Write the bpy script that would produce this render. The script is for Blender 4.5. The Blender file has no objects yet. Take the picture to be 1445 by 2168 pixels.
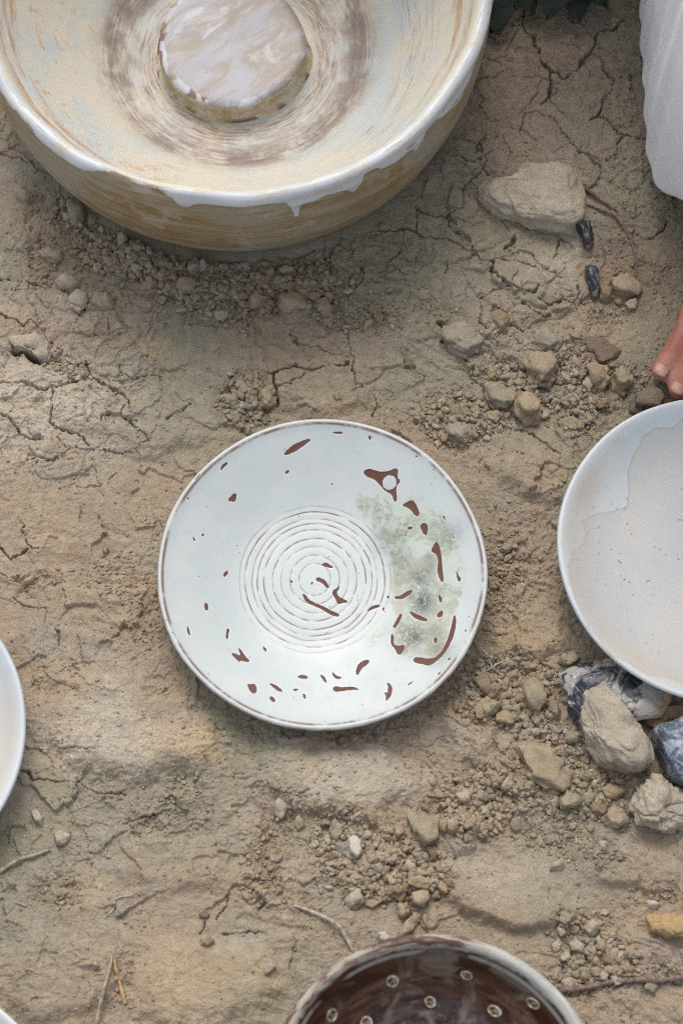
import bpy, bmesh, math, random
import numpy as np
from mathutils import Vector, Matrix
PI = math.pi
rnd = random.Random(7)
rng = np.random.default_rng(11)
S = bpy.context.scene
C = S.collection

# ------------------------------------------------------------------ camera, sky, sun, exposure
TH = math.radians(19.5); F = 80 / 36 * 2168; D = 1.79
CAM = np.array([0.0, -D * math.sin(TH), D * math.cos(TH)])
cd = bpy.data.cameras.new('camera'); cam = bpy.data.objects.new('camera', cd); C.objects.link(cam)
cd.sensor_fit = 'VERTICAL'; cd.sensor_height = 36; cd.sensor_width = 24; cd.lens = 80
cd.clip_start = 0.05; cd.clip_end = 200
cam.location = CAM; cam.rotation_euler = (TH, 0, 0)
cd.dof.use_dof = True; cd.dof.focus_distance = 1.785; cd.dof.aperture_fstop = 4.5
S.camera = cam

SUN_AZ = math.radians(-6); SUN_EL = math.radians(56)     # from beyond the basin, a little to the right
w = bpy.data.worlds.new('World'); S.world = w; w.use_nodes = True
wn = w.node_tree; bg = wn.nodes['Background']
sky = wn.nodes.new('ShaderNodeTexSky'); sky.sky_type = 'NISHITA'; sky.sun_disc = False
sky.sun_elevation = SUN_EL; sky.sun_rotation = SUN_AZ; sky.dust_density = 3.0; sky.air_density = 1.0; sky.ozone_density = 1.0
hs = wn.nodes.new('ShaderNodeHueSaturation'); hs.inputs['Saturation'].default_value = 0.42      # thin overcast: the sky's blue is washed out
wn.links.new(sky.outputs[0], hs.inputs['Color']); wn.links.new(hs.outputs[0], bg.inputs[0]); bg.inputs[1].default_value = 0.15
sl = bpy.data.lights.new('sun', 'SUN'); so = bpy.data.objects.new('sun', sl); C.objects.link(so)
sl.energy = 0.95; sl.angle = math.radians(26); sl.color = (1.0, 0.95, 0.88)
sv = Vector((math.sin(SUN_AZ) * math.cos(SUN_EL), math.cos(SUN_AZ) * math.cos(SUN_EL), math.sin(SUN_EL)))
so.rotation_euler = sv.to_track_quat('Z', 'Y').to_euler()
S.view_settings.view_transform = 'Standard'; S.view_settings.look = 'None'
S.view_settings.gamma = 1.0; S.view_settings.exposure = 0.36; S.view_settings.use_curve_mapping = False

S.cycles.filter_width = 1.0; S.cycles.use_denoising = False      # the photograph is grainy; the denoiser would wipe the clay's grain

# ------------------------------------------------------------------ helpers
def G(px, py, z=0.0):
    """pixel of the photograph -> point of the place at height z"""
    dx = (px - 722.5) / F; dy = -(py - 1084.0) / F
    d = np.array([dx, dy * math.cos(TH) + math.sin(TH), dy * math.sin(TH) - math.cos(TH)])
    t = (z - CAM[2]) / d[2]
    return CAM + t * d
def to_px(x, y, z=0.0):
    vx = x - CAM[0]; vy = y - CAM[1]; vz = z - CAM[2]
    yc = vy * math.cos(TH) + vz * math.sin(TH); dp = vy * math.sin(TH) - vz * math.cos(TH)
    return 722.5 + F * vx / dp, 1084.0 - F * yc / dp
MM = 0.001
PXM = 1 / 2692.0     # metres per photo pixel near the centre

_perm = np.random.default_rng(3).permutation(4096).astype(np.int64)
def _h(ix, iy, s):
    return _perm[(_perm[(_perm[(ix + s * 131) & 4095] + iy) & 4095] + s * 17) & 4095]
def gnoise(x, y, s=0):
    ix = np.floor(x).astype(np.int64); iy = np.floor(y).astype(np.int64)
    fx = x - ix; fy = y - iy
    ux = fx * fx * fx * (fx * (fx * 6 - 15) + 10); uy = fy * fy * fy * (fy * (fy * 6 - 15) + 10)
    def g(i, j):
        a = _h(ix + i, iy + j, s) * (2 * PI / 4096)
        return np.cos(a) * (fx - i) + np.sin(a) * (fy - j)
    a = g(0, 0); b = g(1, 0); c = g(0, 1); d = g(1, 1)
    return (a + ux * (b - a) + uy * ((c + ux * (d - c)) - (a + ux * (b - a)))) * 1.5
def fbm(x, y, wl, s=0, o=4, gain=0.5):
    t = 0; a = 1.0; n = 0
    for k in range(o):
        t = t + a * gnoise(x / wl + 17.3 * k, y / wl + 5.1 * k, s + k); n += a; a *= gain; wl *= 0.5
    return t / n
def voro(x, y, wl, s=0, jit=0.9, vec=False):
    x = x / wl; y = y / wl
    ix = np.floor(x).astype(np.int64); iy = np.floor(y).astype(np.int64)
    f1 = np.full(x.shape, 9.0); f2 = np.full(x.shape, 9.0); idd = np.zeros(x.shape, np.int64); vx = np.zeros(x.shape); vy = np.zeros(x.shape)
    for i in (-1, 0, 1):
        for j in (-1, 0, 1):
            h = _h(ix + i, iy + j, s); h2 = _perm[(h + 777) & 4095]
            cx = ix + i + .5 + jit * (h / 4096. - .5); cy = iy + j + .5 + jit * (h2 / 4096. - .5)
            d = np.hypot(cx - x, cy - y)
            n = d < f1
            f2 = np.where(n, f1, np.minimum(f2, d)); idd = np.where(n, h, idd); vx = np.where(n, x - cx, vx); vy = np.where(n, y - cy, vy); f1 = np.where(n, d, f1)
    if vec: return f1, f2, idd, vx, vy
    return f1, f2, idd
def sstep(a, b, x):
    t = np.clip((x - a) / (b - a), 0, 1); return t * t * (3 - 2 * t)
def seg_dist(u, v, pts):
    d = np.full(u.shape, 1e9)
    for (x0, y0), (x1, y1) in zip(pts[:-1], pts[1:]):
        dx = x1 - x0; dy = y1 - y0; L = dx * dx + dy * dy + 1e-12
        t = np.clip(((u - x0) * dx + (v - y0) * dy) / L, 0, 1)
        d = np.minimum(d, np.hypot(u - x0 - t * dx, v - y0 - t * dy))
    return d
def poly_sd(u, v, pts):
    """signed distance, negative inside"""
    pts = list(pts); d = seg_dist(u, v, pts + [pts[0]]); ins = np.zeros(u.shape, bool)
    n = len(pts)
    for i in range(n):
        x0, y0 = pts[i]; x1, y1 = pts[(i + 1) % n]
        c = ((y0 > v) != (y1 > v)) & (u < (x1 - x0) * (v - y0) / ((y1 - y0) + 1e-15) + x0)
        ins ^= c
    return np.where(ins, -d, d)

def mesh_from(name, V, Fq, smooth=True):
    me = bpy.data.meshes.new(name)
    V = np.asarray(V, np.float32); Fq = np.asarray(Fq, np.int32)
    k = Fq.shape[1]
    me.vertices.add(len(V)); me.vertices.foreach_set('co', V.ravel())
    me.loops.add(Fq.size); me.loops.foreach_set('vertex_index', Fq.ravel())
    me.polygons.add(len(Fq)); me.polygons.foreach_set('loop_start', np.arange(0, Fq.size, k, dtype=np.int32))
    me.polygons.foreach_set('loop_total', np.full(len(Fq), k, np.int32))
    me.polygons.foreach_set('use_smooth', np.full(len(Fq), smooth, bool))
    me.update(calc_edges=True); me.validate()
    return me
def fattr(me, name, vals):
    a = me.attributes.new(name, 'FLOAT', 'POINT'); a.data.foreach_set('value', np.asarray(vals, np.float32).ravel())
def vattr(me, name, vals):
    a = me.attributes.new(name, 'FLOAT_VECTOR', 'POINT'); a.data.foreach_set('vector', np.asarray(vals, np.float32).ravel())
def cattr(me, name, rgb):
    a = me.attributes.new(name, 'FLOAT_COLOR', 'POINT')
    rgba = np.concatenate([rgb, np.ones((len(rgb), 1))], 1).astype(np.float32); a.data.foreach_set('color', rgba.ravel())
def tag(o, label=None, cat=None, group=None, kind=None):
    if label: o['label'] = label
    if cat: o['category'] = cat
    if group: o['group'] = group
    if kind: o['kind'] = kind
    return o
def link(name, me, mat=None, parent=None, loc=(0, 0, 0)):
    o = bpy.data.objects.new(name, me); C.objects.link(o); o.location = loc
    if mat is not None:
        me.materials.clear(); me.materials.append(mat)
    if parent is not None: o.parent = parent
    return o
def empty(name, loc):
    o = bpy.data.objects.new(name, None); C.objects.link(o); o.location = loc; o.empty_display_size = .02; return o
def srgb(r, g, b):
    f = lambda c: (c / 255 / 12.92) if c / 255 <= .04045 else ((c / 255 + .055) / 1.055) ** 2.4
    return (f(r), f(g), f(b))

# ------------------------------------------------------------------ node helper
class M:
    def __init__(s, name, rough=0.8, spec=0.3):
        s.m = bpy.data.materials.new(name); s.m.use_nodes = True; s.t = s.m.node_tree
        s.b = s.t.nodes['Principled BSDF']; s.b.inputs['Roughness'].default_value = rough
        s.b.inputs['Specular IOR Level'].default_value = spec
    def n(s, ty, **k):
        x = s.t.nodes.new(ty)
        for a, b in k.items(): setattr(x, a, b)
        return x
    def set(s, inp, v):
        if hasattr(v, 'is_output') or isinstance(v, bpy.types.NodeSocket): s.t.links.new(v, inp)
        elif v is not None:
            if isinstance(v, (tuple, list)) and len(v) == 3 and inp.type == 'RGBA': v = (*v, 1)
            inp.default_value = v
    def coord(s, kind='Object'): return s.n('ShaderNodeTexCoord').outputs[kind]
    def attr(s, name, out='Fac'): return s.n('ShaderNodeAttribute', attribute_name=name).outputs[out]
    def mapv(s, v, scale=(1, 1, 1), rot=(0, 0, 0), loc=(0, 0, 0)):
        x = s.n('ShaderNodeMapping'); s.set(x.inputs[0], v); x.inputs['Scale'].default_value = scale
        x.inputs['Rotation'].default_value = rot; x.inputs['Location'].default_value = loc; return x.outputs[0]
    def noise(s, v, scale, detail=4, rough=.55, dist=0, out=0):
        x = s.n('ShaderNodeTexNoise'); s.set(x.inputs['Vector'], v); x.inputs['Scale'].default_value = scale
        x.inputs['Detail'].default_value = detail; x.inputs['Roughness'].default_value = rough; x.inputs['Distortion'].default_value = dist
        return x.outputs[out]
    def voro(s, v, scale, feature='F1', out='Distance'):
        x = s.n('ShaderNodeTexVoronoi', feature=feature); s.set(x.inputs['Vector'], v); x.inputs['Scale'].default_value = scale
        return x.outputs[out]
    def mr(s, v, a, b, c=0., d=1., smooth=True):
        x = s.n('ShaderNodeMapRange'); x.interpolation_type = 'SMOOTHSTEP' if smooth else 'LINEAR'
        s.set(x.inputs[0], v)
        for i, q in enumerate((a, b, c, d)): x.inputs[i + 1].default_value = q
        return x.outputs[0]
    def op(s, o, a, b=0., c=None):
        x = s.n('ShaderNodeMath', operation=o); s.set(x.inputs[0], a); s.set(x.inputs[1], b)
        if c is not None: s.set(x.inputs[2], c)
        return x.outputs[0]
    def mix(s, f, a, b, blend='MIX'):
        x = s.n('ShaderNodeMix', data_type='RGBA', blend_type=blend)
        s.set(x.inputs[0], f); s.set(x.inputs[6], a); s.set(x.inputs[7], b); return x.outputs[2]
    def sep(s, v): x = s.n('ShaderNodeSeparateXYZ'); s.set(x.inputs[0], v); return x.outputs
    def comb(s, a, b, c):
        x = s.n('ShaderNodeCombineXYZ'); s.set(x.inputs[0], a); s.set(x.inputs[1], b); s.set(x.inputs[2], c); return x.outputs[0]
    def color(s, c): s.set(s.b.inputs['Base Color'], c); return s
    def rough(s, c): s.set(s.b.inputs['Roughness'], c); return s
    def bump(s, h, strength=.5, dist=.001, prev=None):
        x = s.n('ShaderNodeBump'); x.inputs['Strength'].default_value = strength; x.inputs['Distance'].default_value = dist
        s.set(x.inputs['Height'], h)
        if prev is not None: s.set(x.inputs['Normal'], prev)
        s.t.links.new(x.outputs[0], s.b.inputs['Normal']); return x.outputs[0]

# clay of the ground: colour comes from the soil attribute, grain from noise
def clay_material(name, attr=True, base=None, grain=1.0, bump=0.55):
    m = M(name, .95, .15); co = m.coord('Object') if not attr else m.n('ShaderNodeNewGeometry').outputs['Position']
    c = m.attr('soil', 'Color') if attr else base
    f1 = m.noise(co, 900, 3, .7); f2 = m.noise(co, 160, 5, .65)
    k = m.mr(f1, .25, .75, .76 , 1.20, False); k2 = m.mr(f2, .25, .75, .80, 1.16, False)
    kk = m.op('MULTIPLY', k, k2)
    c = m.mix(1.0, c, m.comb(kk, kk, kk), 'MULTIPLY')
    if not attr:
        c = m.mix(m.mr(m.noise(co, 60, 3, .6), .45, .65), c, m.mix(1.0, c, (1.1, .98, .84), 'MULTIPLY'))
    # sparse dark grit and rusty specks
    g = m.mr(m.noise(co, 330, 3, .6), .64, .70); c = m.mix(m.op('MULTIPLY', g, .5), c, (.13, .095, .065))
    g = m.mr(m.noise(co, 260, 3, .6), .35, .28); c = m.mix(m.op('MULTIPLY', g, .4), c, (.42, .37, .29))
    m.color(c)
    h = m.op('ADD', m.op('MULTIPLY', m.noise(co, 420, 6, .72), 1.0), m.op('MULTIPLY', m.voro(co, 520), -.35))
    m.bump(h, bump, .0030 * grain)
    return m.m

CLAY = clay_material('dry_clay')
CRUMB = clay_material('clay_crumb', bump=.45)

# ------------------------------------------------------------------ GROUND
def axis(a, b, step, far):
    core = list(np.arange(a, b + step, step)); lo = []; s = step; x = a
    while x > -far: s *= 1.35; x -= s; lo.append(x)
    hi = []; s = step; x = core[-1]
    while x < far: s *= 1.35; x += s; hi.append(x)
    return np.array(lo[::-1] + core + hi)
gx = axis(-.293, .300, .00076, 60.0); gy = axis(-.400, .462, .00076, 60.0)
X, Y = np.meshgrid(gx, gy)
U, V = to_px(X, np.clip(Y, -.5, 3.0), 0.0)
near = (np.abs(X) < .5) & (np.abs(Y) < .7)

# where each dish stands: (rim-centre pixel, rim height, rim radius, foot radius)
def dish_center(px, py, z): p = G(px, py, z); return float(p[0]), float(p[1])
PLATE = dish_center(683, 1208, .033); RPLATE = dish_center(1522, 1158, .038); LPLATE = dish_center(-296, 1550, .033)
BASIN = dish_center(490, -62, .141); BROWN = dish_center(920, 2337, .071); CPLATE = dish_center(-240, 2436, .033)

wx = fbm(X, Y, .05, 20, 4) ; wy = fbm(X, Y, .05, 30, 4)
fine = fbm(X, Y, .012, 40, 4, .6)
# zones of loose crumbs, photo pixels: cx, cy, rx, ry, rotation(deg), strength
ZONES = [
 (300, 560, 185, 62, 22, 1.0, 'under'), (560, 590, 190, 62, 6, 1.0, 'under'), (150, 460, 70, 40, 45, .8, 'under'), (420, 640, 90, 38, 20, .7, 'under'),
 (520, 850, 62, 70, 15, 1.0, 'mid'), (760, 650, 120, 62, 10, .55, 'mid'), (500, 660, 60, 50, 40, .5, 'mid'),
 (100, 560, 50, 55, 0, .5, 'left'), (150, 770, 80, 26, 22, .7, 'left'), (90, 740, 60, 20, 15, .5, 'left'),
 (1150, 830, 140, 70, 20, .95, 'right'), (1200, 760, 90, 50, 30, .7, 'right'), (960, 890, 60, 80, 0, .85, 'right'), (1030, 880, 80, 50, 0, .8, 'right'), (1300, 800, 90, 60, 0, .5, 'right'), (1060, 700, 70, 50, 20, .3, 'right'),
 (1080, 1470, 130, 90, 10, .95, 'gap'), (1000, 1420, 60, 60, 0, .7, 'gap'), (1180, 1560, 60, 80, -20, .8, 'gap'), (1120, 1640, 60, 60, 0, .5, 'gap'),
 (1010, 1700, 120, 80, 10, .9, 'low'), (1230, 1700, 110, 60, 10, .85, 'low'), (1280, 1640, 90, 50, 0, .8, 'low'), (1200, 1790, 120, 50, 10, .55, 'low'),
 (770, 1820, 120, 95, 35, 1.0, 'lowmid'), (880, 1860, 60, 90, -20, .9, 'lowmid'), (590, 1760, 60, 60, 0, .5, 'lowmid'), (560, 1850, 40, 80, -20, .6, 'lowmid'), (640, 1700, 90, 40, 20, .45, 'lowmid'),
 (1250, 2000, 100, 80, 20, .95, 'br'), (1200, 2070, 70, 40, 0, .8, 'br'), (1390, 1890, 60, 40, 0, .5, 'br'), (1380, 2050, 70, 40, 0, .5, 'br'),
 (250, 1240, 120, 60, 20, .35, 'l2'), (310, 1340, 90, 60, 20, .3, 'l2'), (80, 1240, 60, 30, -10, .45, 'l2'), (90, 1420, 45, 30, 30, .4, 'l2'), (330, 1130, 60, 40, 0, .2, 'l2'),
 (400, 1700, 70, 60, 0, .35, 'l3'), (120, 1890, 70, 40, 20, .45, 'l3'), (290, 1930, 90, 50, 20, .3, 'l3'), (330, 1730, 90, 30, -15, .4, 'l3'), (200, 1790, 70, 40, 10, .25, 'l3'), (250, 2060, 30, 60, 10, .4, 'l3'),
 (1060, 1230, 60, 110, 0, .55, 'rp'), (1290, 640, 60, 50, 0, .45, 'tr'), (1330, 520, 90, 80, 20, .3, 'tr'), (1390, 620, 50, 60, 0, .25, 'tr'), (50, 410, 40, 40, 0, .3, 'left'),
]
def zone_mask(u, v, names=None):
    z = np.zeros(np.shape(u))
    for cx, cy, rx, ry, rot, st, nm in ZONES:
        if names and nm not in names: continue
        c = math.cos(math.radians(rot)); s_ = math.sin(math.radians(rot))
        a = ((u - cx) * c + (v - cy) * s_) / rx; b = (-(u - cx) * s_ + (v - cy) * c) / ry
        z = np.maximum(z, st * (1 - sstep(.55, 1.25, np.hypot(a, b))))
    return z
Uw = U + wx * 60; Vw = V + wy * 60
ZM = zone_mask(Uw, Vw)
# smooth swellings of firmer clay: cx, cy, rx, ry, rot, height mm
MOUNDS = [(270, 1545, 250, 120, 10, 8), (700, 1655, 200, 95, 3, 7), (1060, 1900, 210, 70, 14, 8), (430, 2080, 190, 110, 0, 6), (120, 2070, 150, 100, 0, 5),
          (1110, 1330, 90, 110, 20, 5), (1140, 1010, 120, 60, 15, 5), (700, 820, 140, 70, -5, 5), (260, 700, 150, 80, 10, 3), (330, 920, 130, 55, 8, 4), (180, 860, 90, 60, 10, 4),
          (350, 1830, 150, 70, 0, 4), (1340, 1830, 120, 60, 10, 5), (1080, 660, 80, 60, 30, 4), (990, 1540, 60, 90, -20, 5), (960, 1760, 60, 50, 20, 4),
          (1020, 690, 60, 60, 30, 4), (1130, 590, 110, 60, 25, 3), (560, 1260, 300, 250, 0, 0)]
mound = np.zeros(X.shape); msk = np.zeros(X.shape)
for cx, cy, rx, ry, rot, hh in MOUNDS:
    c = math.cos(math.radians(rot)); s_ = math.sin(math.radians(rot))
    du = U + wx * 45 - cx; dv = V + wy * 45 - cy
    a = (du * c + dv * s_) / rx; b = (-du * s_ + dv * c) / ry; r = np.hypot(a, b)
    k = (1 - sstep(.55, 1.05, r + .12 * fine))
    mound = np.maximum(mound, 1.3 * hh * MM * k); msk = np.maximum(msk, k * (hh > 5.5))
# strata direction: down to the right on the right half, level on the left
ang = np.radians(8 + 22 * sstep(600, 1100, U))
ca = np.cos(ang); sa = np.sin(ang)
A_ = X * ca - Y * sa; B_ = X * sa + Y * ca
stri = fbm(A_ + wx * .02, (B_ + wy * .012) * 4.2, .05, 50, 5, .6)
stri2 = fbm(A_ + wx * .01, (B_ + wy * .006) * 3.0, .016, 60, 4, .6)
big = fbm(X, Y, .34, 1, 3)
midn = fbm(X + wx * .02, Y + wy * .02, .085, 5, 5, .55)
rough_m = sstep(-.25, .35, fbm(X, Y, .13, 70, 3) + .25 * ZM)
def terrace(t, soft=.25):
    f = np.floor(t); r = t - f; return f + sstep(.5 - soft, .5 + soft, r)
calm = 1 - .6 * msk
H = 7 * MM * big + mound + 4.2 * MM * midn * calm
def chipped(wl, amp, seed):       # broken faces: every cell is tilted its own way
    a, b, i, vx, vy = voro(X + wx * wl * .9 + fine * wl * .12, Y + wy * wl * .9, wl, seed, .95, True)
    t1 = (i / 4096. - .5) * 2; t2 = (_perm[(i + 99) & 4095] / 4096. - .5) * 2; t3 = (_perm[(i + 555) & 4095] / 4096. - .5)
    return amp * (t1 * vx + t2 * vy + .55 * t3)
stmask = sstep(-.1, .4, fbm(X, Y, .11, 75, 3))
H += .6 * MM * terrace(stri * 7 + midn * 2, .2) * calm * stmask + .22 * MM * terrace(stri2 * 5 + stri * 3, .22) * (.25 + .75 * rough_m) * calm * stmask
H += calm * (chipped(.038, 3.4 * MM, 71) + chipped(.017, 2.2 * MM, 72) * (.3 + .7 * rough_m) + chipped(.0080, 1.25 * MM, 73) * (.25 + .75 * rough_m))
H += (.9 * fine * (.25 + .9 * rough_m) + .7 * fbm(X, Y, .0052, 44, 3, .6) * (.2 + rough_m)) * MM * (calm * .9 + .1)
# chunky, half-buried clods of the same clay
rub = np.zeros(X.shape)
for cx, cy, rx, ry, rot, st_ in ((1120, 730, 300, 150, 10, 1), (1090, 1490, 150, 200, 0, .8), (1080, 1690, 260, 110, 0, .9), (840, 1800, 230, 130, 20, .8), (430, 590, 330, 80, 12, .9), (760, 640, 190, 90, 0, .7), (980, 900, 130, 90, 0, .8), (980, 590, 200, 60, 20, .5), (1280, 2000, 180, 110, 0, .8), (330, 1290, 180, 130, 10, .5), (330, 1760, 260, 60, -15, .5), (110, 640, 160, 130, 20, .6), (1180, 1000, 120, 150, 20, .4), (1340, 560, 150, 120, 20, .4), (600, 1760, 130, 110, 20, .6), (1300, 1850, 200, 50, 0, .35)):
    c = math.cos(math.radians(rot)); s_ = math.sin(math.radians(rot)); du = U + wx * 90 - cx; dv = V + wy * 90 - cy
    rub = np.maximum(rub, st_ * (1 - sstep(.45, 1.2, np.hypot((du * c + dv * s_) / rx, (-du * s_ + dv * c) / ry))))
rub *= sstep(-.35, .15, fbm(X, Y, .05, 85, 3))
for wl, am, sd in ((.030, 5.0, 301), (.0165, 4.0, 302), (.0095, 2.6, 303)):
    q1, q2, qi, qx, qy = voro(A_ * .8 + wx * .012 + fine * wl * .15, B_ * 1.15 + wy * .012 + fine * wl * .15, wl, sd, .95, True)
    edge = np.clip((q2 - q1) / .15, 0, 1); on = ((_perm[(qi + 31) & 4095] / 4096.) < .62)
    t1 = (qi / 4096. - .5) * 1.6; t2 = (_perm[(qi + 99) & 4095] / 4096. - .5) * 1.6
    H += rub * on * am * MM * (edge ** .45 * (.45 + .45 * (_perm[(qi + 7) & 4095] / 4096.)) + (t1 * qx + t2 * qy) * edge ** .5 - .35)
# pitted, crumbled clay
f1, f2, idd = voro(X + fine * .002, Y + wx * .006, .0085, 80)
g1, g2, gid = voro(X + fine * .0015, Y + fine * .001, .0042, 90)
lump = np.sqrt(np.clip(1 - (f1 / .75) ** 2, 0, 1)) * (.4 + .9 * (idd / 4096.))
lump2 = np.sqrt(np.clip(1 - (g1 / .75) ** 2, 0, 1)) * (.3 + .8 * (gid / 4096.))
pit = sstep(.12, .6, ZM + .25 * fine)
H += (.42 * gnoise(X / .0017, Y / .0017, 46) + .45 * gnoise(X / .0029, Y / .0029, 47)) * MM * (.30 + .75 * rough_m)
H -= .9 * MM * sstep(.42, .62, gnoise(X / .0044 + wx * 9, Y / .0036, 48)) * (.3 + rough_m) * calm
H += pit * (3.0 * MM * (lump - .55) + 1.3 * MM * (lump2 - .45) - 1.6 * MM)
pit2 = sstep(.15, .5, fbm(X, Y, .045, 95, 4, .6)) * (1 - pit) * calm
H += pit2 * (1.0 * MM * (lump2 - .6) + .8 * MM * (lump - .6))

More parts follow.
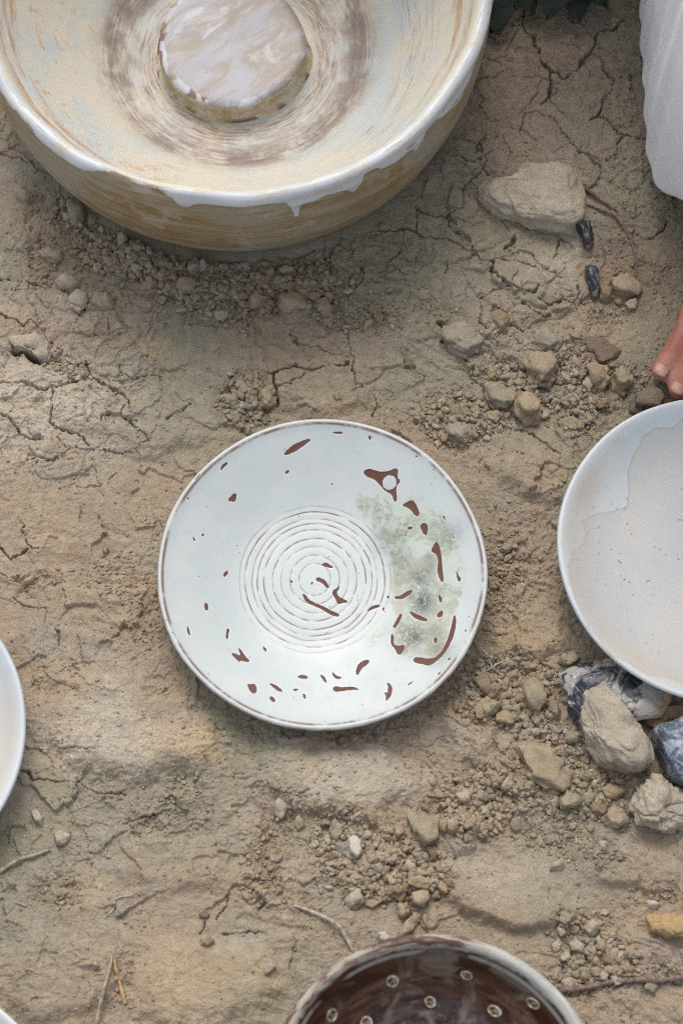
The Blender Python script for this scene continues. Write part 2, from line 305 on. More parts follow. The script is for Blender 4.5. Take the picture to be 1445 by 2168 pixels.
# cracks, photo pixels: (depth mm, half width px, points)
CR = [
 (5, 2.6, [(0, 809), (41, 809), (83, 823), (112, 819), (140, 812), (166, 805)]), (6, 3.0, [(112, 819), (109, 848), (110, 877), (106, 900)]),
 (5, 2.6, [(106, 900), (137, 911), (170, 927), (193, 944)]), (3.5, 2, [(193, 954), (224, 954), (257, 965), (291, 961), (313, 940), (308, 925), (274, 903)]),
 (6, 3.2, [(179, 765), (195, 799), (216, 815), (237, 828), (262, 840), (276, 861)]), (3, 1.6, [(276, 861), (277, 876)]), (5, 2.8, [(0, 873), (25, 886), (29, 898), (46, 915), (66, 925), (87, 929)]),
 (3, 1.8, [(44, 915), (31, 931)]), (3.5, 2, [(253, 774), (253, 799)]), (3, 1.6, [(249, 799), (291, 801), (324, 799), (345, 800)]), (3, 1.7, [(216, 898), (220, 886), (245, 882)]),
 (3.5, 2, [(0, 591), (41, 595), (66, 599), (95, 608)]), (4, 2.2, [(58, 973), (75, 969), (100, 977), (129, 969), (149, 952)]), (3, 1.8, [(405, 860), (399, 865), (374, 878), (353, 894)]),
 (14, 7, [(27, 746), (46, 742), (66, 753), (82, 766)]), (5, 2.4, [(25, 716), (29, 732), (25, 745)]), (4, 2, [(27, 714), (58, 707), (83, 716), (104, 728), (112, 740)]),
 (3, 1.7, [(158, 686), (172, 668)]), (3.5, 2, [(0, 668), (50, 686), (66, 678), (93, 699)]), (3, 1.7, [(33, 617), (45, 600)]), (4, 2.2, [(93, 599), (110, 608), (130, 612), (165, 640), (180, 660)]),
 (3, 1.6, [(265, 860), (258, 888), (290, 905)]), (3, 1.6, [(120, 930), (150, 950), (193, 954)]), (2.5, 1.5, [(180, 706), (205, 712)]), (2.5, 1.5, [(233, 680), (233, 712)]), (2.5, 1.5, [(245, 800), (262, 826)]),
 (6, 3, [(568, 795), (587, 784), (624, 772), (651, 784), (687, 780), (737, 774)]), (6, 4, [(583, 790), (584, 822), (587, 857)]), (3.5, 2, [(649, 791), (641, 803), (616, 816), (585, 822)]),
 (3, 1.6, [(749, 757), (745, 790), (751, 815), (766, 824)]), (3, 1.7, [(791, 824), (799, 849), (797, 865), (786, 878)]), (4, 2.2, [(766, 562), (768, 587), (749, 608)]),
 (3.5, 2, [(685, 504), (683, 525), (687, 550)]), (4, 2.2, [(668, 570), (670, 595), (666, 604), (683, 625), (703, 637)]), (3.5, 2, [(851, 521), (845, 537), (824, 554), (816, 562)]),
 (3, 1.8, [(892, 521), (888, 537), (882, 546)]), (3, 1.6, [(946, 550), (944, 579)]), (3, 1.7, [(610, 706), (645, 728), (683, 739), (699, 749), (733, 749)]), (4, 2.4, [(622, 565), (628, 595), (645, 612)]),
 (3, 1.6, [(737, 700), (740, 720), (745, 757)]), (3, 1.7, [(733, 705), (760, 690)]), (3, 1.6, [(800, 575), (830, 560), (860, 585)]),
 (7, 3.4, [(1107, 0), (1109, 30), (1104, 50), (1112, 70), (1129, 78), (1134, 100), (1147, 125), (1162, 145), (1167, 180), (1162, 205), (1144, 220)]),
 (7, 3.4, [(1162, 150), (1187, 165), (1212, 155), (1229, 135), (1247, 105), (1262, 90), (1264, 72), (1292, 65), (1322, 45)]),
 (4, 2.2, [(1247, 112), (1277, 130), (1284, 155), (1302, 175)]), (5, 2.6, [(1279, 200), (1275, 228), (1252, 252)]), (5, 2.8, [(1269, 240), (1292, 260), (1307, 280), (1337, 290), (1380, 297)]),
 (4, 2.3, [(1317, 285), (1302, 320), (1284, 340)]), (4, 2.2, [(1107, 240), (1102, 260), (1099, 287)]), (3.2, 1.8, [(1107, 240), (1137, 235), (1172, 250), (1192, 280), (1212, 305), (1242, 330)]),
 (5, 2.6, [(1225, 322), (1242, 330), (1272, 350), (1267, 380), (1247, 397), (1232, 395)]), (3.2, 1.8, [(1012, 300), (1022, 325), (1032, 345), (1002, 380), (982, 400)]), (3, 1.7, [(1012, 295), (1054, 285)]),
 (3, 1.7, [(1062, 285), (1070, 315), (1082, 328)]), (3.5, 1.9, [(882, 435), (882, 465), (879, 490)]), (3.5, 1.9, [(882, 440), (917, 455), (947, 450), (982, 437), (982, 400)]),
 (3.5, 2, [(947, 450), (950, 475), (992, 500), (1002, 530)]), (4.5, 2.6, [(1094, 492), (1082, 515), (1067, 525)]), (4, 2.4, [(1182, 505), (1180, 530), (1170, 545)]), (3.5, 2, [(1018, 168), (1050, 162), (1083, 148)]),
 (5, 2.8, [(1000, 537), (1018, 546), (1040, 549), (1046, 577), (1074, 602), (1102, 614), (1135, 617), (1142, 605)]), (3, 1.8, [(1148, 596), (1142, 574), (1117, 559), (1077, 549), (1046, 543)]),
 (3, 1.8, [(1083, 534), (1108, 528), (1126, 540), (1151, 568)]), (4, 2.3, [(1151, 568), (1166, 577), (1188, 588)]), (4.5, 2.6, [(1139, 633), (1163, 642), (1185, 636), (1213, 642), (1222, 626), (1225, 608)]),
 (3, 1.7, [(1213, 642), (1225, 665)]), (5, 3, [(1098, 640), (1123, 655), (1142, 664), (1166, 669)]), (4, 2.2, [(1354, 506), (1379, 509), (1400, 485), (1416, 466)]), (4, 2.2, [(1018, 630), (1040, 617), (1062, 605)]),
 (4, 2.3, [(940, 500), (965, 512), (1000, 537)]), (3.5, 2, [(800, 490), (860, 480), (900, 500), (940, 500)]), (6, 3.4, [(930, 680), (945, 700), (940, 720)]), (5, 3, [(1040, 660), (1060, 690), (1110, 700)]),
 (4, 2, [(1132, 920), (1148, 939), (1166, 951), (1188, 957)]), (3, 1.7, [(1090, 905), (1132, 920)]), (5, 3, [(960, 730), (975, 745), (990, 770)]), (4, 2.6, [(1018, 640), (1016, 680), (1030, 700)]),
 (5, 2.8, [(0, 1157), (10, 1170), (26, 1182), (45, 1173), (54, 1166)]), (3.5, 2, [(52, 1118), (45, 1131), (57, 1149), (66, 1161), (86, 1161), (111, 1163)]),
 (4, 3, [(42, 1633), (69, 1647), (104, 1657), (138, 1654)]), (2.5, 2, [(138, 1654), (173, 1664), (215, 1682), (270, 1682)]), (3.5, 2, [(260, 1740), (311, 1730), (363, 1709)]),
 (2.2, 1.5, [(128, 1585), (173, 1592), (207, 1592), (213, 1578)]), (2.5, 1.5, [(366, 1453), (335, 1474)]), (3, 1.8, [(17, 1779), (24, 1745), (34, 1740)]), (3, 1.7, [(489, 1891), (480, 1920), (460, 1944)]),
 (3, 1.8, [(434, 1951), (424, 1978)]), (2.5, 1.5, [(470, 1978), (509, 1973), (560, 1973)]), (4, 2.2, [(548, 1925), (562, 1905)]), (3, 1.8, [(0, 1218), (20, 1228), (50, 1225)]), (3, 1.8, [(120, 1330), (130, 1350), (124, 1370)]),
 (2.6, 1.6, [(160, 1028), (200, 1030), (230, 1022), (245, 1005)]), (2.6, 1.6, [(30, 1270), (60, 1285), (100, 1290), (98, 1320)]), (2.5, 1.5, [(1110, 1380), (1135, 1400), (1165, 1415)]), (3, 1.8, [(1020, 1330), (1045, 1345), (1075, 1340)]),
 (3, 1.8, [(1040, 320), (1000, 345), (960, 330)]), (3, 1.8, [(1302, 175), (1290, 200), (1279, 215)]), (3, 1.8, [(0, 320), (30, 335), (70, 340)]), (4, 2.4, [(120, 460), (135, 430), (150, 420)]),
]
jx = fbm(X, Y, .012, 120, 4, .65) * 13; jy = fbm(X, Y, .012, 130, 4, .65) * 13
Uj = U + jx; Vj = V + jy
wvar = np.clip(.85 + 1.3 * fbm(X, Y, .016, 140, 3), .1, 1.5)
crack = np.zeros(X.shape); lip = np.zeros(X.shape)
for dep, hw, pts in CR:
    us = [p[0] for p in pts]; vs = [p[1] for p in pts]
    m = (U > min(us) - 40) & (U < max(us) + 40) & (V > min(vs) - 40) & (V < max(vs) + 40) & near
    rows = np.where(m.any(1))[0]; cols = np.where(m.any(0))[0]
    if len(rows) == 0: continue
    sl_ = (slice(rows[0], rows[-1] + 1), slice(cols[0], cols[-1] + 1))
    d = seg_dist(Uj[sl_], Vj[sl_], pts) / (np.maximum(hw * .82, 1.55) * wvar[sl_])
    crack[sl_] = np.maximum(crack[sl_], dep * MM * np.exp(-(d * 1.15) ** 2.4))
    lip[sl_] = np.maximum(lip[sl_], .8 * MM * np.exp(-(d * hw / 16.)))
# fine procedural craze inside the baked slabs
slabA = .55 - .55 * sstep(.7, 1.15, np.hypot((U - 170) / 260, (V - 800) / 260)); slabB = 1 - sstep(.75, 1.2, np.hypot((U - 1200) / 330, (V - 300) / 420))
slabC = .8 * (1 - sstep(.7, 1.15, np.hypot((U - 800) / 200, (V - 560) / 120)))
slab = np.maximum(np.maximum(slabA, slabB), slabC) * (1 - pit)
c1, c2, cid = voro(X + wx * .022 + fine * .003, Y + wy * .022 + fine * .003, .052, 150)
e = (c2 - c1) * .052 / PXM
onoff = sstep(-.15, .25, fbm(X, Y, .05, 155, 3))
crack = np.maximum(crack, 2.6 * MM * np.exp(-(e / (2.2 * wvar)) ** 2.0) * slab * onoff)
k1, k2, kid = voro(X + wx * .015 + fine * .002, Y + wy * .015, .022, 160)
e = (k2 - k1) * .022 / PXM
onoff2 = sstep(.0, .35, fbm(X, Y, .035, 165, 3))
crack = np.maximum(crack, 1.5 * MM * np.exp(-(e / (1.8 * wvar)) ** 2.0) * np.clip(slab * 1.2, 0, 1) * onoff2)
H += slab * (2.8 * MM * (cid / 4096. - .5) * 1.15 * sstep(2, 22, (c2 - c1) * .052 / PXM)) + lip
H -= crack * 1.75 * (.60 + .40 * sstep(-.35, .25, fbm(X, Y, .03, 170, 3)))
# ground is pressed flat under the dishes' feet
def press(H, c, r, z, soft=.02):
    k = 1 - sstep(r, r + soft, np.hypot(X - c[0], Y - c[1])); return H * (1 - k) + z * k
for c, r in ((PLATE, .07), (RPLATE, .075), (LPLATE, .07), (BROWN, .06), (CPLATE, .07)): H = press(H, c, r, -.0015)
H = press(H, BASIN, .176, -.001, .02)
H = np.where(near, H, H * .6)
H = np.where((np.abs(X) > 1.5) | (np.abs(Y) > 1.5), 12 * MM * big * 3, H)

# soil colour: tan, olive-grey, ochre, pinkish and pale dusty patches
base = np.array(srgb(163, 143, 117)); olive = np.array(srgb(149, 140, 117)); ochre = np.array(srgb(182, 155, 113)); pale = np.array(srgb(187, 173, 152)); pink = np.array(srgb(163, 140, 122)); umber = np.array(srgb(110, 92, 73)); grey = np.array(srgb(158, 149, 134))
col = np.broadcast_to(base, X.shape + (3,)).copy()
def lay(col, k, c): k = np.clip(k, 0, 1)[..., None]; return col * (1 - k) + c * k
col = lay(col, .9 * sstep(-.1, .35, fbm(X, Y, .16, 200, 4) + .25 * (1 - sstep(500, 1100, V))), olive)
col = lay(col, .35 * sstep(.1, .5, fbm(X, Y, .09, 210, 4)), pink)
col = lay(col, .5 * sstep(.05, .45, fbm(X, Y, .07, 220, 5)), grey)
col = lay(col, .22 * sstep(.25, .6, fbm(X, Y, .05, 230, 4)), ochre)
def blob(cx, cy, rx, ry, rot=0, soft=.8):
    c = math.cos(math.radians(rot)); s_ = math.sin(math.radians(rot)); du = U + wx * 70 - cx; dv = V + wy * 70 - cy
    return 1 - sstep(1 - soft, 1.2, np.hypot((du * c + dv * s_) / rx, (-du * s_ + dv * c) / ry))
for b, kk, cc in ((blob(390, 1575, 130, 60, 15), .75, ochre * 1.12), (blob(200, 1560, 220, 100), .75, pale), (blob(740, 1640, 200, 85), .8, pale), (blob(650, 1620, 60, 30), .35, ochre * 1.1),
                  (blob(90, 850, 240, 150), .8, pale), (blob(80, 640, 150, 70), .35, pale), (blob(1190, 560, 120, 80), .55, pale), (blob(1120, 1130, 130, 130), .3, pink),
                  (blob(1100, 1370, 100, 90), .45, ochre), (blob(330, 730, 60, 20, 10), .4, ochre * 1.1), (blob(430, 2080, 200, 100), .45, ochre * 1.08), (blob(200, 1890, 60, 50), .45, ochre), (blob(1080, 1860, 180, 60), .35, pale),
                  (blob(1050, 1080, 100, 60), .35, olive), (blob(1340, 560, 150, 120), .6, umber * 1.35), (blob(960, 690, 100, 80), .25, umber * 1.6), (blob(170, 1165, 60, 20, 10), .5, umber * 1.4),  # umber patch before the dress: reddish soil plus the person's shadow painted in
                  (blob(1020, 1540, 80, 120), .3, ochre), (blob(1180, 230, 260, 250), .5, pink * .9), (blob(740, 1800, 90, 60), .5, pale), (blob(880, 100, 420, 300), .2, umber * 1.5)):
    col = lay(col, b * kk, cc)
for (sx, sy, sr) in ((215, 1165, 14), (170, 1170, 12), (130, 1710, 9), (270, 1820, 8), (240, 1640, 10), (1000, 1000, 6), (710, 535, 9), (1230, 570, 16), (640, 1740, 7), (1010, 1340, 18), (1095, 165, 10), (275, 838, 9), (300, 1350, 12)):
    col = lay(col, .5 * np.exp(-(((U + jx * 2 - sx) / sr) ** 2 + ((V + jy * 2 - sy) / (sr * .6)) ** 2)), np.array(srgb(156, 116, 78)))
col = lay(col, .55 * pit * sstep(-.2, .4, fine), umber * 1.9)
col = lay(col, .35 * sstep(.35, .7, fine) * (1 - pit), pale)
col *= (1 + .10 * stri + .07 * fine)[..., None]
ny, nx = X.shape
idx = np.arange(ny * nx).reshape(ny, nx)
FQ = np.stack([idx[:-1, :-1], idx[:-1, 1:], idx[1:, 1:], idx[1:, :-1]], -1).reshape(-1, 4)
gm = mesh_from('ground', np.stack([X, Y, H], -1).reshape(-1, 3), FQ)
lum = col.mean(-1, keepdims=True); col = (lum + (col - lum) * .80) * np.array([1.15, 1.155, 1.14])
cattr(gm, 'soil', col.reshape(-1, 3))
ground = link('ground', gm, CLAY); tag(ground, 'dry cracked tan clay ground strewn with crumbs', None, None, 'structure')
def lookup(A, x, y):
    i = np.clip(np.searchsorted(gx, x) - 1, 0, nx - 2); j = np.clip(np.searchsorted(gy, y) - 1, 0, ny - 2)
    return A[j, i]
def gz(x, y): return float(lookup(H, x, y))

# ------------------------------------------------------------------ lathe
def smooth_profile(pts, n):
    P = np.array(pts, float); out = []
    P2 = np.vstack([2 * P[0] - P[1], P, 2 * P[-1] - P[-2]])
    seg = np.hypot(*(P[1:] - P[:-1]).T); L = seg.sum()
    for i in range(len(P) - 1):
        k = max(2, int(round(n * seg[i] / L * (1.0 if i < np.argmax(P[:, 1]) + 3 or L > .6 else .3))))
        for t in np.linspace(0, 1, k, endpoint=False):
            p0, p1, p2, p3 = P2[i:i + 4]
            out.append(.5 * ((2 * p1) + (-p0 + p2) * t + (2 * p0 - 5 * p1 + 4 * p2 - p3) * t * t + (-p0 + 3 * p1 - 3 * p2 + p3) * t ** 3))
    out.append(P[-1]); out = np.array(out); out[:, 0] = np.maximum(out[:, 0], 0.00005); return out
def lathe(name, pts, n=240, na=420, deform=None):
    """profile runs from the inside centre over the rim to the underside"""
    pr = smooth_profile(pts, n); m = len(pr)
    top = int(np.argmax(pr[:, 1]))
    th = np.linspace(0, 2 * PI, na, endpoint=False)
    R, T = np.meshgrid(pr[:, 0], th, indexing='ij'); Z = np.repeat(pr[:, 1][:, None], na, 1)
    XX = R * np.cos(T); YY = R * np.sin(T)
    side = (np.arange(m) > top).astype(float)[:, None] * np.ones((1, na))
    if deform is not None: XX, YY, Z = deform(XX, YY, Z, R, T, side)
    ii = np.arange(m * na).reshape(m, na); jj = np.roll(ii, -1, 1)
    fq = np.stack([ii[:-1], ii[1:], jj[1:], jj[:-1]], -1).reshape(-1, 4)
    me = mesh_from(name, np.stack([XX, YY, Z], -1).reshape(-1, 3), fq)
    vattr(me, 'polar', np.stack([np.cos(T), np.sin(T), R], -1).reshape(-1, 3)); fattr(me, 'outer', side)
    return me, XX, YY, Z, R, T, side
def inner_z(pts):
    pr = smooth_profile(pts, 200); top = int(np.argmax(pr[:, 1])); r = pr[:top + 1, 0]; z = pr[:top + 1, 1]
    return lambda q: np.interp(q, r, z, right=99.)
def hit(px, py, c, fz, zmax):
    """local xy of the pixel on the inner surface of a dish standing at c"""
    lo = G(px, py, 0.0); hi = G(px, py, zmax)
    for t in np.linspace(0, 1, 160):
        p = hi + (lo - hi) * t; r = math.hypot(p[0] - c[0], p[1] - c[1])
        if p[2] <= fz(r) and r < .3 and fz(r) < 90: break
    return p[0] - c[0], p[1] - c[1], p[2]

# ------------------------------------------------------------------ CENTRE PLATE
def polar_streak(m, kt, kr, detail=4, rough=.6, dist=0, off=0):
    s_ = m.sep(m.attr('polar', 'Vector'))
    v = m.comb(m.op('MULTIPLY', s_[0], kt), m.op('MULTIPLY', s_[1], kt), m.op('MULTIPLY_ADD', s_[2], kr, off))
    return m.noise(v, 1.0, detail, rough, dist)
Rp = .1305
P1 = [(0, .009), (.02, .0088), (.045, .0090), (.056, .0096), (.066, .0112), (.085, .0170), (.105, .0245), (.119, .0302), (.1245, .0330), (.1268, .0342), (.1286, .0345), (.1300, .0338), (.1305, .0322), (.1296, .0300), (.123, .0240), (.105, .0145), (.085, .0070), (.073, .0035), (.070, .0005), (.067, .0), (.064, .0010), (.061, .0035), (.03, .0040), (0, .0040)]
P1 = [(a * .963, b * .963) for a, b in P1]
iz1 = inner_z(P1)
def z3(p): return (p[0] / 1.9013 + 300, p[1] / 1.9013 + 860)
BROWNS = [
 [(568,200),(590,172),(630,145),(688,129),(660,155),(610,188)], [(760,107),(790,104),(818,108),(790,114)], [(318,250),(330,232),(348,225),(345,238),(330,245),(322,262)],
 [(205,303),(220,275),(240,262),(232,285),(215,298)], [(348,378),(360,362),(372,350),(384,352),(378,384),(360,382)],
 [(892,270),(900,258),(920,255),(940,262),(970,268),(1000,262),(1020,252),(1032,255),(1028,290),(1042,305),(1030,315),(1022,335),(1028,385),(1015,388),(1010,360),(980,345),(960,320),(935,295),(905,285)],
 [(1043,402),(1070,388),(1085,380),(1098,388),(1118,430),(1112,447),(1100,445),(1080,415)], [(1065,495),(1080,487),(1093,493),(1075,501)], [(1118,485),(1130,474),(1147,475),(1150,500),(1145,525),(1135,520)],
 [(1165,580),(1185,545),(1195,560),(1205,600),(1208,650),(1215,712),(1200,705),(1188,665),(1195,620),(1180,595),(1168,592)], [(1263,650),(1272,680),(1285,700),(1275,712),(1268,690)],
 [(1015,770),(1045,765),(1060,752),(1088,740),(1085,755),(1065,770),(1045,780),(1020,778)], [(1193,758),(1208,775),(1205,795),(1195,785)], [(1075,825),(1100,838),(1125,848),(1155,863),(1140,868),(1110,860),(1090,850)],
 [(1185,845),(1205,822),(1213,830),(1208,848),(1192,853)],
 [(1258,835),(1265,860),(1262,895),(1250,940),(1225,985),(1200,1015),(1160,1045),(1130,1038),(1092,1030),(1095,1012),(1120,1012),(1160,1018),(1190,1008),(1215,975),(1235,930),(1245,890)],
 [(1040,836),(1048,845),(1030,882),(1015,897),(1010,888),(1030,855)], [(1008,912),(1015,940),(1010,955),(1025,968),(1055,962),(1058,975),(1040,1003),(1028,998),(1018,975),(1003,960),(1002,930)], [(1175,933),(1188,933),(1188,952),(1176,955)],
 [(862,1080),(866,1045),(890,1025),(915,1020),(912,1038),(885,1055),(870,1082)], [(770,1130),(785,1125),(800,1133),(850,1128),(880,1142),(840,1140),(800,1147),(772,1148)],
 [(975,1150),(990,1155),(994,1125),(983,1112),(1000,1116),(1010,1140),(1000,1172),(980,1190),(986,1168)], [(764,1062),(775,1078),(790,1088),(808,1092),(790,1099),(772,1090)], [(715,1076),(735,1086),(747,1115),(735,1107)],
 [(625,1086),(645,1079),(670,1086),(665,1096),(640,1095)], [(425,1115),(440,1118),(460,1115),(465,1150),(448,1155),(435,1140)], [(512,1112),(540,1120),(572,1145),(555,1147),(530,1130)], [(515,1163),(535,1170),(540,1188),(522,1186)],
 [(605,1138),(635,1134),(620,1147)], [(650,1153),(660,1160),(660,1180),(651,1170)], [(360,992),(375,992),(395,1003),(398,996),(388,967),(405,983),(415,1001),(438,1025),(420,1027),(400,1019),(395,1027),(385,1020)],
 [(487,963),(500,973),(504,987),(492,980)], [(345,890),(355,896),(349,915),(346,937),(338,925)], [(182,880),(190,888),(199,920),(187,915)], [(252,790),(265,789),(270,816),(256,818)], [(335,663),(347,658),(346,673),(335,684),(329,680)],
 [(206,520),(214,530),(219,542),(209,538)], [(240,515),(253,508),(248,524)], [(580,262),(597,255),(590,270),(578,271)], [(705,688),(735,698),(757,730),(745,732),(725,710),(700,702)],
 [(645,755),(660,760),(672,780),(702,795),(732,808),(767,826),(797,840),(790,848),(760,840),(725,817),(690,802),(660,788)], [(797,723),(792,740),(783,747),(788,765),(812,778),(832,790),(810,792),(790,799),(783,780),(768,757),(770,742),(785,735)],
 [(720,640),(740,630),(757,639),(773,652),(750,650),(730,642)], [(903,830),(925,806),(955,800),(960,808),(930,817)], [(970,810),(977,815),(968,832)], [(985,766),(999,768),(990,778)], [(912,123),(925,120),(920,143)],
 [(680,712),(690,706),(686,722)], [(596,700),(608,705),(603,715)], [(183,368),(193,366),(190,378)], [(1228,1020),(1246,1008),(1240,1022)], [(1065,1122),(1095,1104),(1080,1120)], [(1300,900),(1308,896),(1304,915)],
 [(1212,440),(1220,452),(1222,462),(1214,454)], [(1252,525),(1259,530),(1255,538)], [(1188,1080),(1204,1066),(1196,1082)], [(760,312),(772,312),(768,320)], [(1100,200),(1112,202),(1106,209)], [(980,1240),(995,1240),(988,1246)],
]
def bez(p):  # round the traced corners a little
    p = np.array(p, float); q = []
    n = len(p)
    for i in range(n):
        a, b = p[i], p[(i + 1) % n]; q += [a * .75 + b * .25, a * .25 + b * .75]
    return q
pl_polys = []
for poly in BROWNS:
    q = [hit(*z3(p), PLATE, iz1, .034) for p in bez(poly)]; pl_polys.append([(a[0], a[1]) for a in q])
hx, hy, _ = hit(*z3((997, 310)), PLATE, iz1, .034)
OFFS = (-.0052, .0)      # the well was thrown a little off centre
RINGS = [.0125, .0195, .0265, .0330, .0400, .0450, .0490, .0545, .0590]
def plate_deform(x, y, z, r, t, side):
    k = (1 - sstep(.055, .12, r)) * (1 - side)
    x = x + OFFS[0] * k * 1.0; y = y + OFFS[1] * k
    wob = 1 + .006 * np.cos(2 * t + .5) + .0035 * np.cos(3 * t + 2) + .002 * np.cos(7 * t)
    x = x * wob; y = y * wob
    z = z + .0007 * np.cos(2 * t + 1.0) * (r / Rp) ** 2 * (r / Rp) + .0005 * np.cos(5 * t) * (r / Rp) ** 4
    if True:
        rr = r + .0012 * np.cos(t + .6) + .0006 * np.cos(2 * t)
        g = np.zeros(r.shape)
        for i, q in enumerate(RINGS):
            amp = (.0007, .0008, .0008, .0009, .0008, .0005, .0008, .0009, .0004)[i]
            g += amp * np.exp(-((rr - q ) / .0011) ** 2)
        z = z - .13 * g * (1 - side)
        z = z + .0005 * np.exp(-((r - .128) / .002) ** 2) * (1 - side)
        return x, y, z
me, XX, YY, ZZ, RR, TT, SD = lathe('plate', P1, 410, 560, plate_deform)
dist = np.full(XX.shape, .02)
for p in pl_polys:
    a = np.array(p); m = (XX > a[:, 0].min() - .004) & (XX < a[:, 0].max() + .004) & (YY > a[:, 1].min() - .004) & (YY < a[:, 1].max() + .004) & (SD < .5)
    if m.any(): dist[m] = np.minimum(dist[m], poly_sd(XX[m], YY[m], p))
dist = np.maximum(dist, .0055 - np.hypot(XX - hx, YY - hy))   # the round white island
dist = np.where(dist > .015, .015, dist)
co = np.empty(len(me.vertices) * 3, np.float32); me.vertices.foreach_get('co', co); co = co.reshape(-1, 3)
co[:, 2] -= (.00045 * (1 - sstep(-.0006, .0006, dist))).ravel(); me.vertices.foreach_set('co', co.ravel())
fattr(me, 'bare', dist.ravel())
GREEN = [(860,350),(960,370),(1060,345),(1150,380),(1200,430),(1250,500),(1290,600),(1310,700),(1290,800),(1265,850),(1255,940),(1215,1000),(1150,1030),(1060,1025),(1010,990),(1000,920),(1025,850),(985,790),(1000,700),(1000,620),(960,540),(900,460),(860,420)]
gp = [hit(*z3(p), PLATE, iz1, .034)[:2] for p in bez(GREEN)]
gs = poly_sd(XX + .006 * fbm(XX, YY, .02, 5, 4), YY + .006 * fbm(XX, YY, .02, 9, 4), gp)
greenm = (1 - sstep(-.008, .006, gs))
G2 = [(800,1060),(820,990),(900,920),(985,860),(1000,900),(930,980),(860,1050)]
gp2 = [hit(*z3(p), PLATE, iz1, .034)[:2] for p in G2]
greenm = np.maximum(greenm, .45 * (1 - sstep(-.004, .006, poly_sd(XX, YY, gp2)))) * (SD < .5)
fattr(me, 'green', greenm.ravel())
dk = np.zeros(XX.shape)
for (qx, qy, qr, qa) in ((1130, 790, 42, 1.0), (1085, 930, 50, .9), (1115, 690, 45, .75), (985, 545, 40, .6), (1045, 640, 40, .5), (1190, 985, 45, .6), (1160, 640, 30, .4), (1240, 520, 40, .45), (1170, 910, 30, .5), (1020, 590, 25, .6)):
    ax_, ay_, _ = hit(*z3((qx, qy)), PLATE, iz1, .034)
    dk = np.maximum(dk, qa * np.exp(-(np.hypot(XX - ax_, YY - ay_) / (qr * 1.35 / 1.9013 * PXM)) ** 2))
fattr(me, 'dark', (dk * (SD < .5)).ravel())
